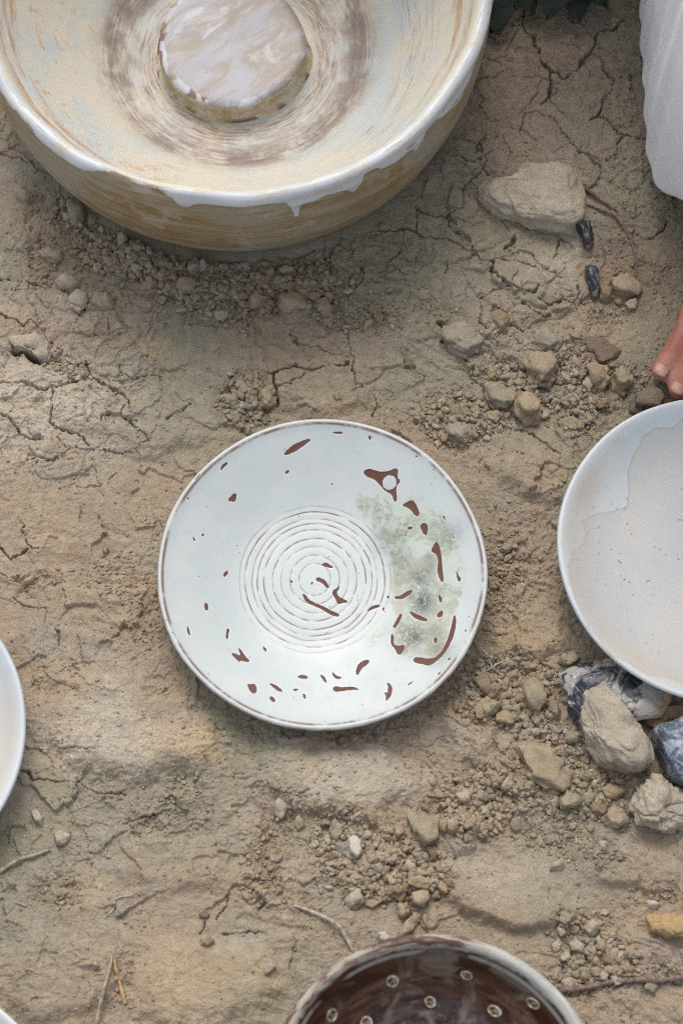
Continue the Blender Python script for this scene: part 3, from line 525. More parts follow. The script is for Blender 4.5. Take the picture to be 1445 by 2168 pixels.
# pigment that gathers in the throwing rings and under the lip
RW = (.5, .6, .45, .85, .8, .7, .5, 1.0, .3)
fattr(me, 'rr', (RR + .0012 * np.cos(TT + .6) + .0006 * np.cos(2 * TT) + .5 * SD).ravel())
lipm = np.exp(-((RR - .1215) / .0011) ** 2) * (SD < .5) + .75 * np.exp(-((RR - .1256) / .0009) ** 2)
fattr(me, 'lip', lipm.ravel())
def glaze_white(name, attrs=True):
    m = M(name, .38, .5); co = m.coord('Object')
    n1 = m.noise(co, 18, 5, .6); c = m.mix(m.mr(n1, .35, .7), srgb(192, 200, 198), srgb(202, 206, 203))
    c = m.mix(m.op('MULTIPLY', m.mr(m.noise(co, 40, 4, .6), .5, .75), .45), c, srgb(190, 203, 204))
    # green ash run
    nv = m.noise(co, 170, 7, .78, 1.6); nb = m.noise(co, 45, 5, .65, 1.5)
    gcol = m.mix(m.mr(nv, .40, .64), srgb(186, 195, 178), srgb(138, 140, 112))
    gcol = m.mix(m.mr(nb, .40, .58, 0, .85), gcol, srgb(198, 206, 196))
    gcol = m.mix(m.mr(m.noise(co, 28, 4, .6, 1.), .5, .66, 0, .5), gcol, srgb(166, 158, 130))
    gm_ = m.mr(m.op('ADD', m.attr('green'), m.op('MULTIPLY', m.op('SUBTRACT', m.noise(co, 55, 7, .75, 1.0), .5), 2.2)), .30, .70, 0, .84)
    gm_ = m.op('MULTIPLY', gm_, m.mr(m.attr('green'), .02, .25))
    c = m.mix(gm_, c, gcol)
    dkf = m.op('MULTIPLY', m.attr('dark'), m.mr(m.noise(co, 190, 7, .8, 1.4), .34, .54))
    c = m.mix(dkf, c, m.mix(m.mr(m.noise(co, 70, 3), .4, .6), srgb(62, 72, 74), srgb(98, 100, 74)))
    br = m.mix(m.mr(m.noise(co, 30, 3), .35, .65), srgb(108, 74, 68), srgb(104, 62, 44))
    br = m.mix(m.mr(m.noise(co, 420, 4, .7), .4, .66, 0, .5), br, srgb(82, 52, 44))
    rr_ = m.attr('rr'); rg0 = None
    for q, w_ in zip(RINGS, RW):
        f_ = m.mr(m.op('ABSOLUTE', m.op('SUBTRACT', m.op('ADD', rr_, m.op('MULTIPLY', m.op('SUBTRACT', m.noise(co, 40, 2), .5), .0022)), q)), .0001, .0010, min(1., w_ * 1.35), 0.)
        rg0 = f_ if rg0 is None else m.op('MAXIMUM', rg0, f_)
    rg = m.op('MULTIPLY', rg0, m.mr(polar_streak(m, 3.2, 300, 3), .36, .56))
    c = m.mix(rg, c, srgb(120, 98, 86))
    lp = m.op('MULTIPLY', m.attr('lip'), m.mr(polar_streak(m, 5, 60, 4, .7), .34, .56))
    c = m.mix(lp, c, srgb(120, 92, 78))
    c = m.mix(m.op('MULTIPLY', m.mr(m.noise(co, 95, 6, .75), .52, .7), .25), c, srgb(176, 178, 172))
    # iron freckles
    sp = m.mr(m.voro(co, 190), .14, .09); spm = m.op('MULTIPLY', sp, m.mr(m.noise(co, 55, 2), .55, .62))
    c = m.mix(m.op('MULTIPLY', spm, .8), c, srgb(120, 82, 52))
    bare = m.op('ADD', m.op('SUBTRACT', m.attr('bare'), .00022), m.op('MULTIPLY', m.op('SUBTRACT', m.noise(co, 500, 2), .5), .0011))
    bm = m.mr(bare, -.00025, .00020, 1., 0.)
    edge = m.op('MULTIPLY', m.mr(bare, .0002, .0014, 1., 0.), .16)
    c = m.mix(edge, c, srgb(238, 240, 238)); c = m.mix(bm, c, br)
    m.color(c); m.rough(m.mr(bm, 0, 1, .36, .62))
    h = m.op('ADD', m.op('MULTIPLY', m.noise(co, 30, 3, .5), .6), m.op('MULTIPLY', m.noise(co, 260, 2), .06))
    m.bump(h, .35, .0016)
    return m.m
GLW = glaze_white('white_glaze')
plate = link('plate', me, GLW, None, (PLATE[0], PLATE[1], .0004))
plate.rotation_euler = (math.radians(.4), math.radians(-.6), 0)
tag(plate, 'white plate in the middle with throwing rings, brown bare patches and green glaze', 'plate')

# ------------------------------------------------------------------ PLAIN PLATES (right, left, corner)
P2 = [(0, .010), (.05, .0105), (.080, .0130), (.098, .0190), (.112, .0280), (.1205, .0352), (.1235, .0376), (.1258, .0390), (.1280, .0392), (.1292, .0378), (.1288, .0350), (.120, .0270), (.100, .0140), (.082, .0060), (.074, .0030), (.072, .0003), (.069, .0), (.066, .0010), (.063, .0035), (.03, .0042), (0, .0042)]
P2 = [(a * .960, b * .96) for a, b in P2]
iz2 = inner_z(P2)
def plain_glaze(name, cool, warm, tan, specks):
    m = M(name, .40, .5); co = m.coord('Object')
    c = m.mix(m.mr(m.noise(co, 9, 5, .6, .6), .42, .6), cool, warm)
    pz = m.attr('pool'); jag = m.op('ADD', pz, m.op('MULTIPLY', m.op('SUBTRACT', m.noise(co, 22, 4, .6), .5), .010))
    c = m.mix(m.op('MULTIPLY', m.mr(jag, -.0010, .0008, 1, 0), .85), c, m.mix(m.mr(m.noise(co, 8, 3), .4, .6), srgb(191, 192, 190), srgb(200, 197, 189)))
    c = m.mix(m.op('MULTIPLY', m.mr(m.op('ABSOLUTE', jag), 0, .0014, 1, 0), .6), c, srgb(178, 168, 156))
    tz = m.attr('band'); c = m.mix(m.op('MULTIPLY', tz, m.mr(m.noise(co, 14, 4, .6), .38, .62, .35, 1.)), c, tan)
    c = m.mix(m.mr(m.noise(co, 120, 5, .75), .5, .72, 0, .22), c, srgb(178, 172, 164))
    if specks:
        sp = m.mr(m.voro(co, 190), .22, .10); sm = m.op('MULTIPLY', m.op('MULTIPLY', sp, m.attr('speck')), m.mr(m.noise(co, 95, 1), .46, .56))
        c = m.mix(m.op('MULTIPLY', sm, .85), c, srgb(168, 112, 72))
    sp = m.mr(m.voro(co, 230), .09, .06); c = m.mix(m.op('MULTIPLY', m.op('MULTIPLY', sp, m.mr(m.noise(co, 30, 2), .62, .66)), .6), c, srgb(120, 96, 78))
    m.color(c)
    m.bump(m.op('ADD', m.noise(co, 26, 3, .5), m.op('MULTIPLY', m.noise(co, 300, 2), .05)), .3, .0014)
    return m.m
def plain_plate(name, c, mat, label, tilt=(0, 0), poolpx=None, seed=0, z=.0004, band_ang=None):
    def df(x, y, zz, r, t, side):
        wob = 1 + .004 * np.cos(2 * t + seed) + .0022 * np.cos(3 * t + 2 * seed) + .0012 * np.cos(8 * t + seed)
        return x * wob, y * wob, zz + .0006 * np.cos(2 * t + seed) * (r / .13) ** 2 + .0004 * np.cos(5 * t + seed) * (r / .13) ** 4
    me, XX, YY, ZZ, RR, TT, SD = lathe('plate', P2, 150, 240, df)
    if poolpx:
        pp = [hit(px, py, c, iz2, .039)[:2] for px, py in poolpx]; pool = poly_sd(XX, YY, pp)
    else: pool = np.full(XX.shape, .05)
    fattr(me, 'pool', pool.ravel())
    ba = 1.0 if band_ang is None else sstep(-.1, .8, np.cos(TT - band_ang))
    fattr(me, 'band', (np.exp(-((RR - .110) / .010) ** 2) * ba * (SD < .5) + .35 * np.exp(-((RR - .129) / .002) ** 2)).ravel())
    fattr(me, 'speck', ((1 - sstep(.05, .10, np.hypot(XX + .03, YY + .005))) * (SD < .5)).ravel())
    o = link(name, me, mat, None, (c[0], c[1], z)); o.rotation_euler = (math.radians(tilt[0]), math.radians(tilt[1]), 0)
    tag(o, label, 'plate', 'plain white plates at the edges of the photo')
    return o
GR = plain_glaze('pale_lavender_glaze', srgb(199, 208, 211), srgb(205, 208, 208), srgb(196, 186, 168), True)
GL = plain_glaze('pale_blue_glaze', srgb(196, 205, 211), srgb(206, 210, 212), srgb(198, 192, 180), False)
POOL = [(1345, 960), (1328, 1000), (1330, 1040), (1326, 1075), (1300, 1080), (1262, 1088), (1232, 1106), (1236, 1135), (1234, 1150), (1207, 1170), (1200, 1200), (1212, 1260), (1240, 1330), (1290, 1390), (1370, 1430), (1500, 1450), (1750, 1400), (1800, 1100), (1700, 950), (1500, 900), (1445, 882), (1420, 905), (1385, 908), (1362, 925)]
plain_plate('plate', RPLATE, GR, 'wide plain plate with orange freckles propped on a flint beside the bare toes', (-.4, .8), POOL, 1.3, .0010, PI * 1.15)
plain_plate('plate', LPLATE, GL, 'smooth pale blue plate cut by the left edge, below the cracked slabs', (0, 0), None, 2.7)
plain_plate('plate', CPLATE, GL, 'pale blue plate of which only a sliver shows by the straws in the corner', (0, 0), None, .7)

# ------------------------------------------------------------------ BASIN
bas = empty('basin', (BASIN[0], BASIN[1], 0)); tag(bas, 'large tan and white glazed basin with a round boss and a dripping rim', 'basin')
PB = [(0, .014), (.06, .0140), (.078, .0135), (.092, .0150), (.110, .0215), (.135, .0390), (.160, .0620), (.180, .0850), (.193, .1020), (.1985, .1120), (.2010, .1180), (.2050, .1222), (.2095, .1228), (.2130, .1195), (.2142, .1140), (.2150, .1050), (.2150, .0850), (.2110, .0600), (.2030, .0360), (.1930, .0160), (.1870, .0070), (.1830, .0015), (.178, .0), (.17, .0010), (.15, .0030), (0, .0030)]
PB = [(a * .952, b * (1 + .150 * b / .1228)) for a, b in PB]
def basin_def(x, y, z, r, t, side):
    up = sstep(.095, .135, z) * sstep(.17, .19, r)
    wob = 1 + up * (.0035 * np.cos(3 * t + 1) + .003 * np.cos(5 * t) + .0022 * np.cos(9 * t + 2) + .0012 * np.cos(17 * t)) + .0025 * np.cos(2 * t)
    z = z + up * (.0022 * np.cos(4 * t + .5) + .0010 * np.cos(11 * t) + .0008 * np.cos(19 * t + 1)) 
    # throwing ridges low on the outside
    z = z + 0
    rr_ = side * (.0007 * np.sin(z * 1500) * (1 - sstep(.01, .05, z)) + .0005 * np.sin(z * 520 + 1.5 * np.sin(t * 2)))
    return (x * wob) * (1 + rr_ / np.maximum(r, .02)), (y * wob) * (1 + rr_ / np.maximum(r, .02)), z
me, XX, YY, ZZ, RR, TT, SD = lathe('basin_wall', PB, 260, 480, basin_def)
# edge of the thick white rim glaze on the outside, with its drips; angles are seen from above
zb = .1345 + .004 * np.sin(3 * TT + .5) + .003 * np.sin(7 * TT + 1.0) + .0018 * np.sin(15 * TT) + .0012 * np.sin(31 * TT + 2)
def drip(px, py, wd, dz):
    a = math.atan2(G(px, py, .12)[1] - BASIN[1], G(px, py, .12)[0] - BASIN[0]); dd = np.angle(np.exp(1j * (TT - a)))
    return dz * np.exp(-np.abs(dd / wd) ** 3)
for (px, py, wd, dz) in ((622, 430, .016, .022), (650, 422, .05, .007), (700, 390, .10, .007), (740, 380, .03, .012), (830, 300, .10, .010), (860, 290, .03, .010), (470, 440, .16, .006), (930, 200, .12, .010), (395, 430, .03, .008), (250, 385, .2, -.004)):
    zb = zb - drip(px, py, wd, dz)
white = np.where(SD > .5, ZZ - zb, .004 * np.ones(RR.shape))
rin = .1972 + .0026 * np.sin(4 * TT + 2) + .0020 * np.sin(9 * TT) + .0014 * np.sin(17 * TT + 1) + .001 * np.sin(33 * TT)
white = np.where(SD > .5, white, (RR - rin) * .9)
fattr(me, 'thick', white.ravel())
co = np.empty(len(me.vertices) * 3, np.float32); me.vertices.foreach_get('co', co); co = co.reshape(-1, 3)
kk = (sstep(-.0008, .0012, white) * .0011).ravel(); rad = np.hypot(co[:, 0], co[:, 1]) + 1e-6
sgn = np.where(SD.ravel() > .5, 1, -.5)
co[:, 0] += co[:, 0] / rad * kk * sgn; co[:, 1] += co[:, 1] / rad * kk * sgn; me.vertices.foreach_set('co', co.ravel())
fattr(me, 'lowz', ZZ.ravel())
m = M('basin_glaze', .46, .45); co_ = m.coord('Object'); ps = m.sep(m.attr('polar', 'Vector')); r_ = ps[2]
inside = m.mix(m.mr(m.noise(co_, 13, 7, .7, .5), .46, .66, 0, .8), srgb(208, 201, 184), srgb(188, 197, 199))
inside = m.mix(m.mr(m.noise(co_, 70, 6, .75), .50, .72, 0, .5), inside, srgb(178, 178, 170))
st = polar_streak(m, 1.8, 170, 7, .74, .15); st2 = polar_streak(m, 3.2, 700, 6, .82, .1, 30); mot = m.noise(co_, 34, 6, .7, .3)
# brown brushed bands round the boss
def bandf(c, wdt): return m.mr(m.op('ABSOLUTE', m.op('SUBTRACT', r_, c)), wdt * .35, wdt, 1, 0)
inside = m.mix(m.op('MULTIPLY', bandf(.094, .034), m.mr(m.op('ADD', m.op('MULTIPLY', st2, .55), m.op('MULTIPLY', mot, .45)), .36, .60, 0, .85)), inside, m.mix(m.mr(st2, .4, .6), srgb(164, 138, 112), srgb(154, 146, 144)))
inside = m.mix(m.op('MULTIPLY', bandf(.100, .017), m.mr(m.op('ADD', m.op('MULTIPLY', mot, .5), m.op('MULTIPLY', st2, .5)), .42, .58, 0, .75)), inside, srgb(122, 106, 98))
inside = m.mix(m.op('MULTIPLY', bandf(.076, .014), m.mr(st2, .46, .60)), inside, srgb(128, 98, 70))
inside = m.mix(m.op('MULTIPLY', bandf(.084, .013), m.mr(m.op('ADD', m.op('MULTIPLY', m.noise(co_, 26, 5, .6, .6), .6), m.op('MULTIPLY', st, .4)), .46, .62, 0, .75)), inside, srgb(196, 200, 198))
side_st = m.op('MULTIPLY', m.op('MULTIPLY', bandf(.150, .022), m.mr(st2, .50, .66)), m.mr(ps[0], .35, .75))
inside = m.mix(m.op('MULTIPLY', side_st, .9), inside, srgb(156, 112, 74))
inside = m.mix(m.op('MULTIPLY', m.op('MULTIPLY', bandf(.183, .012), m.mr(st, .46, .60)), .8), inside, srgb(178, 132, 88))
# orange broken islands on the left side of the bowl
sq = m.noise(co_, 62, 2, .45, .5); lm = m.mr(m.noise(co_, 11, 2), .40, .50); leftm = m.mr(ps[0], .15, -.25)
isl = m.op('MULTIPLY', m.op('MULTIPLY', m.mr(m.op('ABSOLUTE', m.op('SUBTRACT', sq, .645)), .030, .018, 0., 1.), leftm), m.op('MULTIPLY', bandf(.150, .05), lm))
inside = m.mix(m.op('MULTIPLY', isl, .8), inside, srgb(204, 166, 118))
inside = m.mix(m.op('MULTIPLY', m.mr(m.voro(co_, 170), .08, .05), m.mr(m.noise(co_, 40, 2), .58, .64)), inside, srgb(130, 96, 66))
os_ = m.noise(m.comb(m.op('MULTIPLY', ps[0], 2.6), m.op('MULTIPLY', ps[1], 2.6), m.op('MULTIPLY', m.attr('lowz'), 90)), 1., 6, .65, .5)
of_ = m.noise(m.comb(m.op('MULTIPLY', ps[0], 7), m.op('MULTIPLY', ps[1], 7), m.op('MULTIPLY', m.attr('lowz'), 700)), 1., 4, .75, .3)
outc = m.mix(m.mr(os_, .36, .62), srgb(150, 120, 80), srgb(170, 160, 136))
outc = m.mix(m.mr(of_, .45, .65, 0, .8), outc, srgb(128, 98, 62))
outc = m.mix(m.mr(m.noise(co_, 10, 5, .7, .4), .46, .62, 0, .75), outc, srgb(158, 154, 138))
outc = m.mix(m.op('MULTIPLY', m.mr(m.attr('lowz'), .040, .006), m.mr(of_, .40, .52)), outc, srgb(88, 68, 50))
outc = m.mix(m.op('MULTIPLY', m.mr(m.noise(co_, 24, 5, .7), .55, .68), .6), outc, srgb(190, 184, 166))
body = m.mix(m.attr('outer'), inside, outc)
tj = m.op('ADD', m.attr('thick'), m.op('MULTIPLY', m.op('SUBTRACT', m.noise(co_, 60, 4, .6), .5), .012))
wt = m.mr(tj, -.0004, .0010)
wcol = m.mix(m.mr(m.noise(co_, 50, 5, .65), .46, .70), srgb(204, 208, 211), srgb(204, 192, 172))
wcol = m.mix(m.op('MULTIPLY', m.mr(polar_streak(m, 6, 500, 4), .60, .70), .7), wcol, srgb(158, 120, 90))
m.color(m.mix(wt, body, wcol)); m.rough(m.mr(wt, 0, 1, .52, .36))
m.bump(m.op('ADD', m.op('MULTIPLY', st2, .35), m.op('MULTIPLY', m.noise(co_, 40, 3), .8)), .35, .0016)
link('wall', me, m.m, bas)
# the boss
PK = [(0, .0370), (.03, .0374), (.050, .0376), (.0575, .0370), (.0605, .0350), (.0612, .0315), (.0600, .0260), (.0590, .0220), (.0605, .0170), (.0640, .0142), (.066, .0125), (.06, .012), (0, .012)]
def kdef(x, y, z, r, t, side):
    wob = 1 + .012 * np.cos(3 * t + .4) + .010 * np.cos(5 * t + 1.2) + .005 * np.cos(9 * t)
    return x * wob, y * wob, z + .0010 * np.cos(2 * t + 1) * (r / .06) ** 2 + .0004 * np.cos(7 * t) * (r / .06)
mek = lathe('boss', PK, 120, 200, kdef)[0]
cz = mek.attributes.new('hz', 'FLOAT', 'POINT'); cc = np.empty(len(mek.vertices) * 3, np.float32); mek.vertices.foreach_get('co', cc); cc = cc.reshape(-1, 3); cz.data.foreach_set('value', cc[:, 2].copy())
m = M('boss_glaze', .42, .5); co_ = m.coord('Object')
sv_ = m.mapv(m.mapv(co_, (1, 1, 1), (0, 0, math.radians(-40))), (12, 34, 9))
n_ = m.noise(sv_, 1.6, 6, .62, .8)
c = m.mix(m.mr(n_, .42, .60), srgb(162, 161, 168), srgb(148, 135, 120))
c = m.mix(m.op('MULTIPLY', m.mr(m.noise(m.mapv(m.mapv(co_, (1, 1, 1), (0, 0, math.radians(-44))), (12, 30, 9), (0, 0, 0), (3, 1, 0)), 1.6, 4, .5, .4), .56, .64), .9), c, srgb(162, 140, 112))
c = m.mix(m.mr(m.noise(m.mapv(m.mapv(co_, (1, 1, 1), (0, 0, math.radians(-40))), (20, 44, 20)), 1, 6, .7, .5), .54, .68, 0, .7), c, srgb(196, 200, 206))
c = m.mix(m.mr(m.noise(co_, 220, 4, .7), .5, .7, 0, .3), c, srgb(150, 140, 136))
pr_ = m.sep(m.attr('polar', 'Vector'))
rim_ = m.mr(m.op('ADD', pr_[2], m.op('MULTIPLY', m.op('SUBTRACT', m.noise(co_, 40, 3), .5), .010)), .0545, .0565)
c = m.mix(m.op('MULTIPLY', rim_, m.mr(m.op('ADD', m.noise(co_, 26, 4, .6), m.op('MULTIPLY', pr_[0], -.10)), .50, .60, 0, .85)), c, srgb(202, 207, 211))
sp_ = m.mr(m.noise(co_, 75, 1, .4, .6), .60, .64); c = m.mix(m.op('MULTIPLY', m.op('MULTIPLY', sp_, rim_), m.mr(pr_[0], .1, -.3)), c, srgb(138, 112, 102))
low = m.mr(m.op('ADD', m.attr('hz'), m.op('MULTIPLY', m.op('SUBTRACT', m.noise(co_, 45, 4), .5), .006)), .0350, .0322); tanc = m.mix(m.mr(polar_streak(m, 3, 200, 5, .7), .4, .6), srgb(176, 156, 120), srgb(196, 190, 176))
c = m.mix(low, c, tanc)
c = m.mix(m.op('MULTIPLY', m.mr(m.attr('hz'), .0175, .0145), m.mr(m.noise(co_, 60, 4), .45, .6)), c, srgb(110, 82, 56))
m.color(c); m.bump(m.noise(co_, 45, 4), .3, .0016)
link('boss', mek, m.m, bas, (-.0045, -.001, 0))

# ------------------------------------------------------------------ BROWN BOWL
BR = .1245
P4 = [(0, .012), (.03, .0125), (.055, .0160), (.078, .0245), (.096, .0375), (.107, .0520), (.1135, .0660), (.1158, .0722), (.1175, .0745), (.1205, .0756), (.1230, .0748), (.1245, .0725), (.1235, .0680), (.118, .0560), (.105, .0360), (.085, .0180), (.068, .0080), (.062, .0010), (.058, 0), (.055, .001), (.05, .005), (0, .005)]
P4 = [(a * .944, b * .95) for a, b in P4]
iz4 = inner_z(P4)
brn = empty('bowl', (BROWN[0], BROWN[1], 0)); tag(brn, 'dark brown glazed bowl pierced with drain holes, half out of frame at the bottom', 'bowl')
def bdef(x, y, z, r, t, side):
    wob = 1 + .004 * np.cos(2 * t + 1) + .002 * np.cos(3 * t)
    return x * wob, y * wob, z + .0008 * np.cos(2 * t) * (r / .12) ** 3 + .0004 * np.sin(r * 500) * (1 - side) * (r < .112)
meb = lathe('bowl_wall', P4, 180, 320, bdef)[0]
m = M('brown_glaze', .34, .16); co_ = m.coord('Object'); ps = m.sep(m.attr('polar', 'Vector')); r_ = ps[2]
st = polar_streak(m, 2.4, 120, 5, .65, .8); st2 = polar_streak(m, 5, 420, 4, .75)
c = m.mix(m.mr(st, .4, .62), srgb(66, 41, 29), srgb(92, 64, 48))
c = m.mix(m.mr(r_, .088, .074), c, m.mix(m.mr(st, .4, .6), srgb(62, 46, 42), srgb(86, 72, 70)))
mist = m.op('MULTIPLY', m.mr(m.noise(co_, 30, 6, .7, .6), .48, .66), m.mr(m.noise(co_, 14, 2), .46, .56)); c = m.mix(m.op('MULTIPLY', mist, .75), c, srgb(142, 132, 120))
c = m.mix(m.op('MULTIPLY', m.op('MULTIPLY', m.mr(m.op('ABSOLUTE', m.op('SUBTRACT', r_, .091)), .002, .006, 1, 0), m.mr(st2, .42, .6)), .7), c, srgb(120, 96, 82))
rimf = m.mr(m.op('ADD', r_, m.op('MULTIPLY', m.op('SUBTRACT', m.noise(co_, 60, 4, .7), .5), .005)), .1080, .1092); rimc = m.mix(m.mr(polar_streak(m, 3.5, 260, 5, .7), .42, .56), srgb(100, 76, 66), srgb(176, 166, 152))
rimc = m.mix(m.op('MULTIPLY', m.mr(m.noise(co_, 110, 4, .7), .56, .64), .8), rimc, srgb(88, 60, 50))
rimc = m.mix(m.mr(ps[0], .12, .6, 0., .65), rimc, srgb(198, 202, 196))
c = m.mix(rimf, c, rimc)
gl = m.op('MULTIPLY', m.mr(m.op('ABSOLUTE', m.op('SUBTRACT', r_, .1062)), .0004, .0016, 1, 0), m.mr(polar_streak(m, 2.6, 60, 3), .46, .56)); c = m.mix(m.op('MULTIPLY', gl, .8), c, srgb(180, 178, 166))
m.color(c); m.rough(m.mr(rimf, 0, 1, .32, .55)); m.bump(m.op('ADD', st2, m.noise(co_, 70, 3)), .3, .0010)
link('wall', meb, m.m, brn)
mh = M('drain_hole_glaze', .4, .5); hco = mh.coord('Object'); mh.color(mh.mix(mh.mr(mh.noise(hco, 240, 3), .45, .6), srgb(196, 198, 190), srgb(150, 128, 100)))
mf = M('drain_hole_fill', .9, .1); fco = mf.coord('Object'); mf.color(mf.mix(mf.mr(mf.noise(fco, 500, 3), .4, .62), srgb(172, 150, 118), srgb(86, 66, 48)))
def torus(R, r, n=24, k=10, sz=1.0):
    a = np.linspace(0, 2 * PI, n, endpoint=False); b = np.linspace(0, 2 * PI, k, endpoint=False)
    A, B = np.meshgrid(a, b, indexing='ij'); q = R + r * np.cos(B)
    wv = 1 + .05 * np.cos(2 * A + 1)
    v = np.stack([q * np.cos(A) * wv, q * np.sin(A) * wv, r * np.sin(B) * sz], -1).reshape(-1, 3); ii = np.arange(n * k).reshape(n, k)
    f = np.stack([ii, np.roll(ii, -1, 0), np.roll(np.roll(ii, -1, 0), -1, 1), np.roll(ii, -1, 1)], -1).reshape(-1, 4); return v, f
def dome(R, h, n=20, k=5):
    v = [(0, 0, h)]; 
    for i in range(1, k + 1):
        for j in range(n): a = 2 * PI * j / n; r = R * i / k; v.append((r * math.cos(a), r * math.sin(a), h * (1 - (i / k) ** 2) + .0003 * math.sin(j * 2.3 + i)))
    f = []
    for j in range(n): f.append((0, 1 + j, 1 + (j + 1) % n))
    for i in range(k - 1):
        for j in range(n):
            a = 1 + i * n + j; b = 1 + i * n + (j + 1) % n; f.append((a, a + n, b + n)); f.append((a, b + n, b))
    return v, f
v, f = torus(.0043, .0011, 28, 8); hm = mesh_from('drain_hole', v, f); v, f = dome(.0040, .0012); fm = mesh_from('hole_fill', v, f)
for (px, py) in ((830, 2078), (987, 2065), (910, 2122), (1046, 2141), (702, 2150), (775, 2166), (1128, 2124), (1120, 2200), (900, 2200), (1000, 2210), (640, 2230), (800, 2260)):
    hx_, hy_, hz_ = hit(px, py, BROWN, iz4, .075); r = math.hypot(hx_, hy_); sl = (iz4(r + .001) - iz4(r - .001)) / .002
    nrm = Vector((-sl * hx_ / r, -sl * hy_ / r, 1)).normalized()
    o = link('drain_hole', hm, mh.m, brn, (hx_, hy_, hz_ + .0007)); q_ = nrm.to_track_quat('Z', 'Y'); q_.rotate(Matrix.Rotation(0, 3, 'Z')); o.rotation_mode = 'QUATERNION'; from mathutils import Quaternion; o.rotation_quaternion = q_ @ Quaternion((0, 0, 1), px * .7); o.scale = (.85 + .3 * ((px * 7) % 11) / 11, .8 + .3 * ((px * 5) % 7) / 7, 1)
    g_ = link('hole_fill', fm, mf.m, o, (0, 0, -.0004))

# ------------------------------------------------------------------ STONES
def ico(sub):
    bm = bmesh.new(); bmesh.ops.create_icosphere(bm, subdivisions=sub, radius=1.0)
    v = np.array([x.co[:] for x in bm.verts]); f = np.array([[q.index for q in p.verts] for p in bm.faces]); bm.free(); return v, f
ICO = {k: ico(k) for k in (1, 2, 3, 4, 5, 6)}
def n3(p, wl, s):   # cheap 3-D noise from three planes
    x, y, z = p[:, 0] / wl, p[:, 1] / wl, p[:, 2] / wl
    return (gnoise(x + z * .37, y + z * .71, s) + gnoise(y + x * .31, z + x * .53, s + 1) + gnoise(z + y * .41, x + y * .23, s + 2)) / 1.8
def facet(dirs, r, n, lo=.72, hi=1.0):
    nr = r.normal(size=(n, 3)); nr /= np.linalg.norm(nr, axis=1)[:, None]; d = r.uniform(lo, hi, n)
    q = dirs @ nr.T; q = np.where(q > .05, d[None, :] / np.maximum(q, .05), 9.)
    return np.minimum(q.min(1), 1.35)
def rock_mesh(name, sub, seed, planes=14, rough=.06, flat=False):
    v, f = ICO[sub]; r = np.random.default_rng(seed); rad = facet(v, r, planes, .55, 1.0)
    p = v * rad[:, None]; nn = n3(p + seed * 3.1, .6, seed % 50) * rough * 2 + n3(p + seed, .22, seed % 50 + 7) * rough
    p = v * (rad * (1 + nn))[:, None]
    return p, f
SOIL = {'tan': srgb(165, 149, 124), 'pale': srgb(180, 168, 149), 'white': srgb(200, 193, 179), 'dark': srgb(118, 103, 88), 'olive': srgb(160, 148, 124), 'ochre': srgb(180, 150, 104), 'grey': srgb(158, 149, 133), 'brown': srgb(146, 128, 104), 'warm': srgb(170, 150, 122)}
def flint(name, a, b, spots, sc=60, thr=.5, rough=.35):
    m = M(name, rough, .6); co = m.coord('Object')
    c = m.mix(m.mr(m.noise(co, sc, 5, .65, .6), thr - .04, thr + .04), a, b)
    c = m.mix(m.op('MULTIPLY', m.mr(m.noise(co, 330, 4, .8), .56, .66), .6), c, spots)
    c = m.mix(m.op('MULTIPLY', m.mr(m.noise(co, 36, 2), .62, .68), .7), c, srgb(186, 150, 104))
    m.color(c); m.bump(m.noise(co, 260, 5, .7), .4, .0012); return m.m
FL_BLACK = flint('black_flint', srgb(34, 36, 42), srgb(52, 55, 64), srgb(120, 122, 126), 80)
FL_BLUE = flint('blue_grey_flint', srgb(88, 98, 112), srgb(150, 160, 170), srgb(188, 192, 192), 70, .54)
FL_MIX = flint('black_and_white_flint', srgb(40, 44, 56), srgb(170, 166, 160), srgb(150, 152, 158), 32, .50)
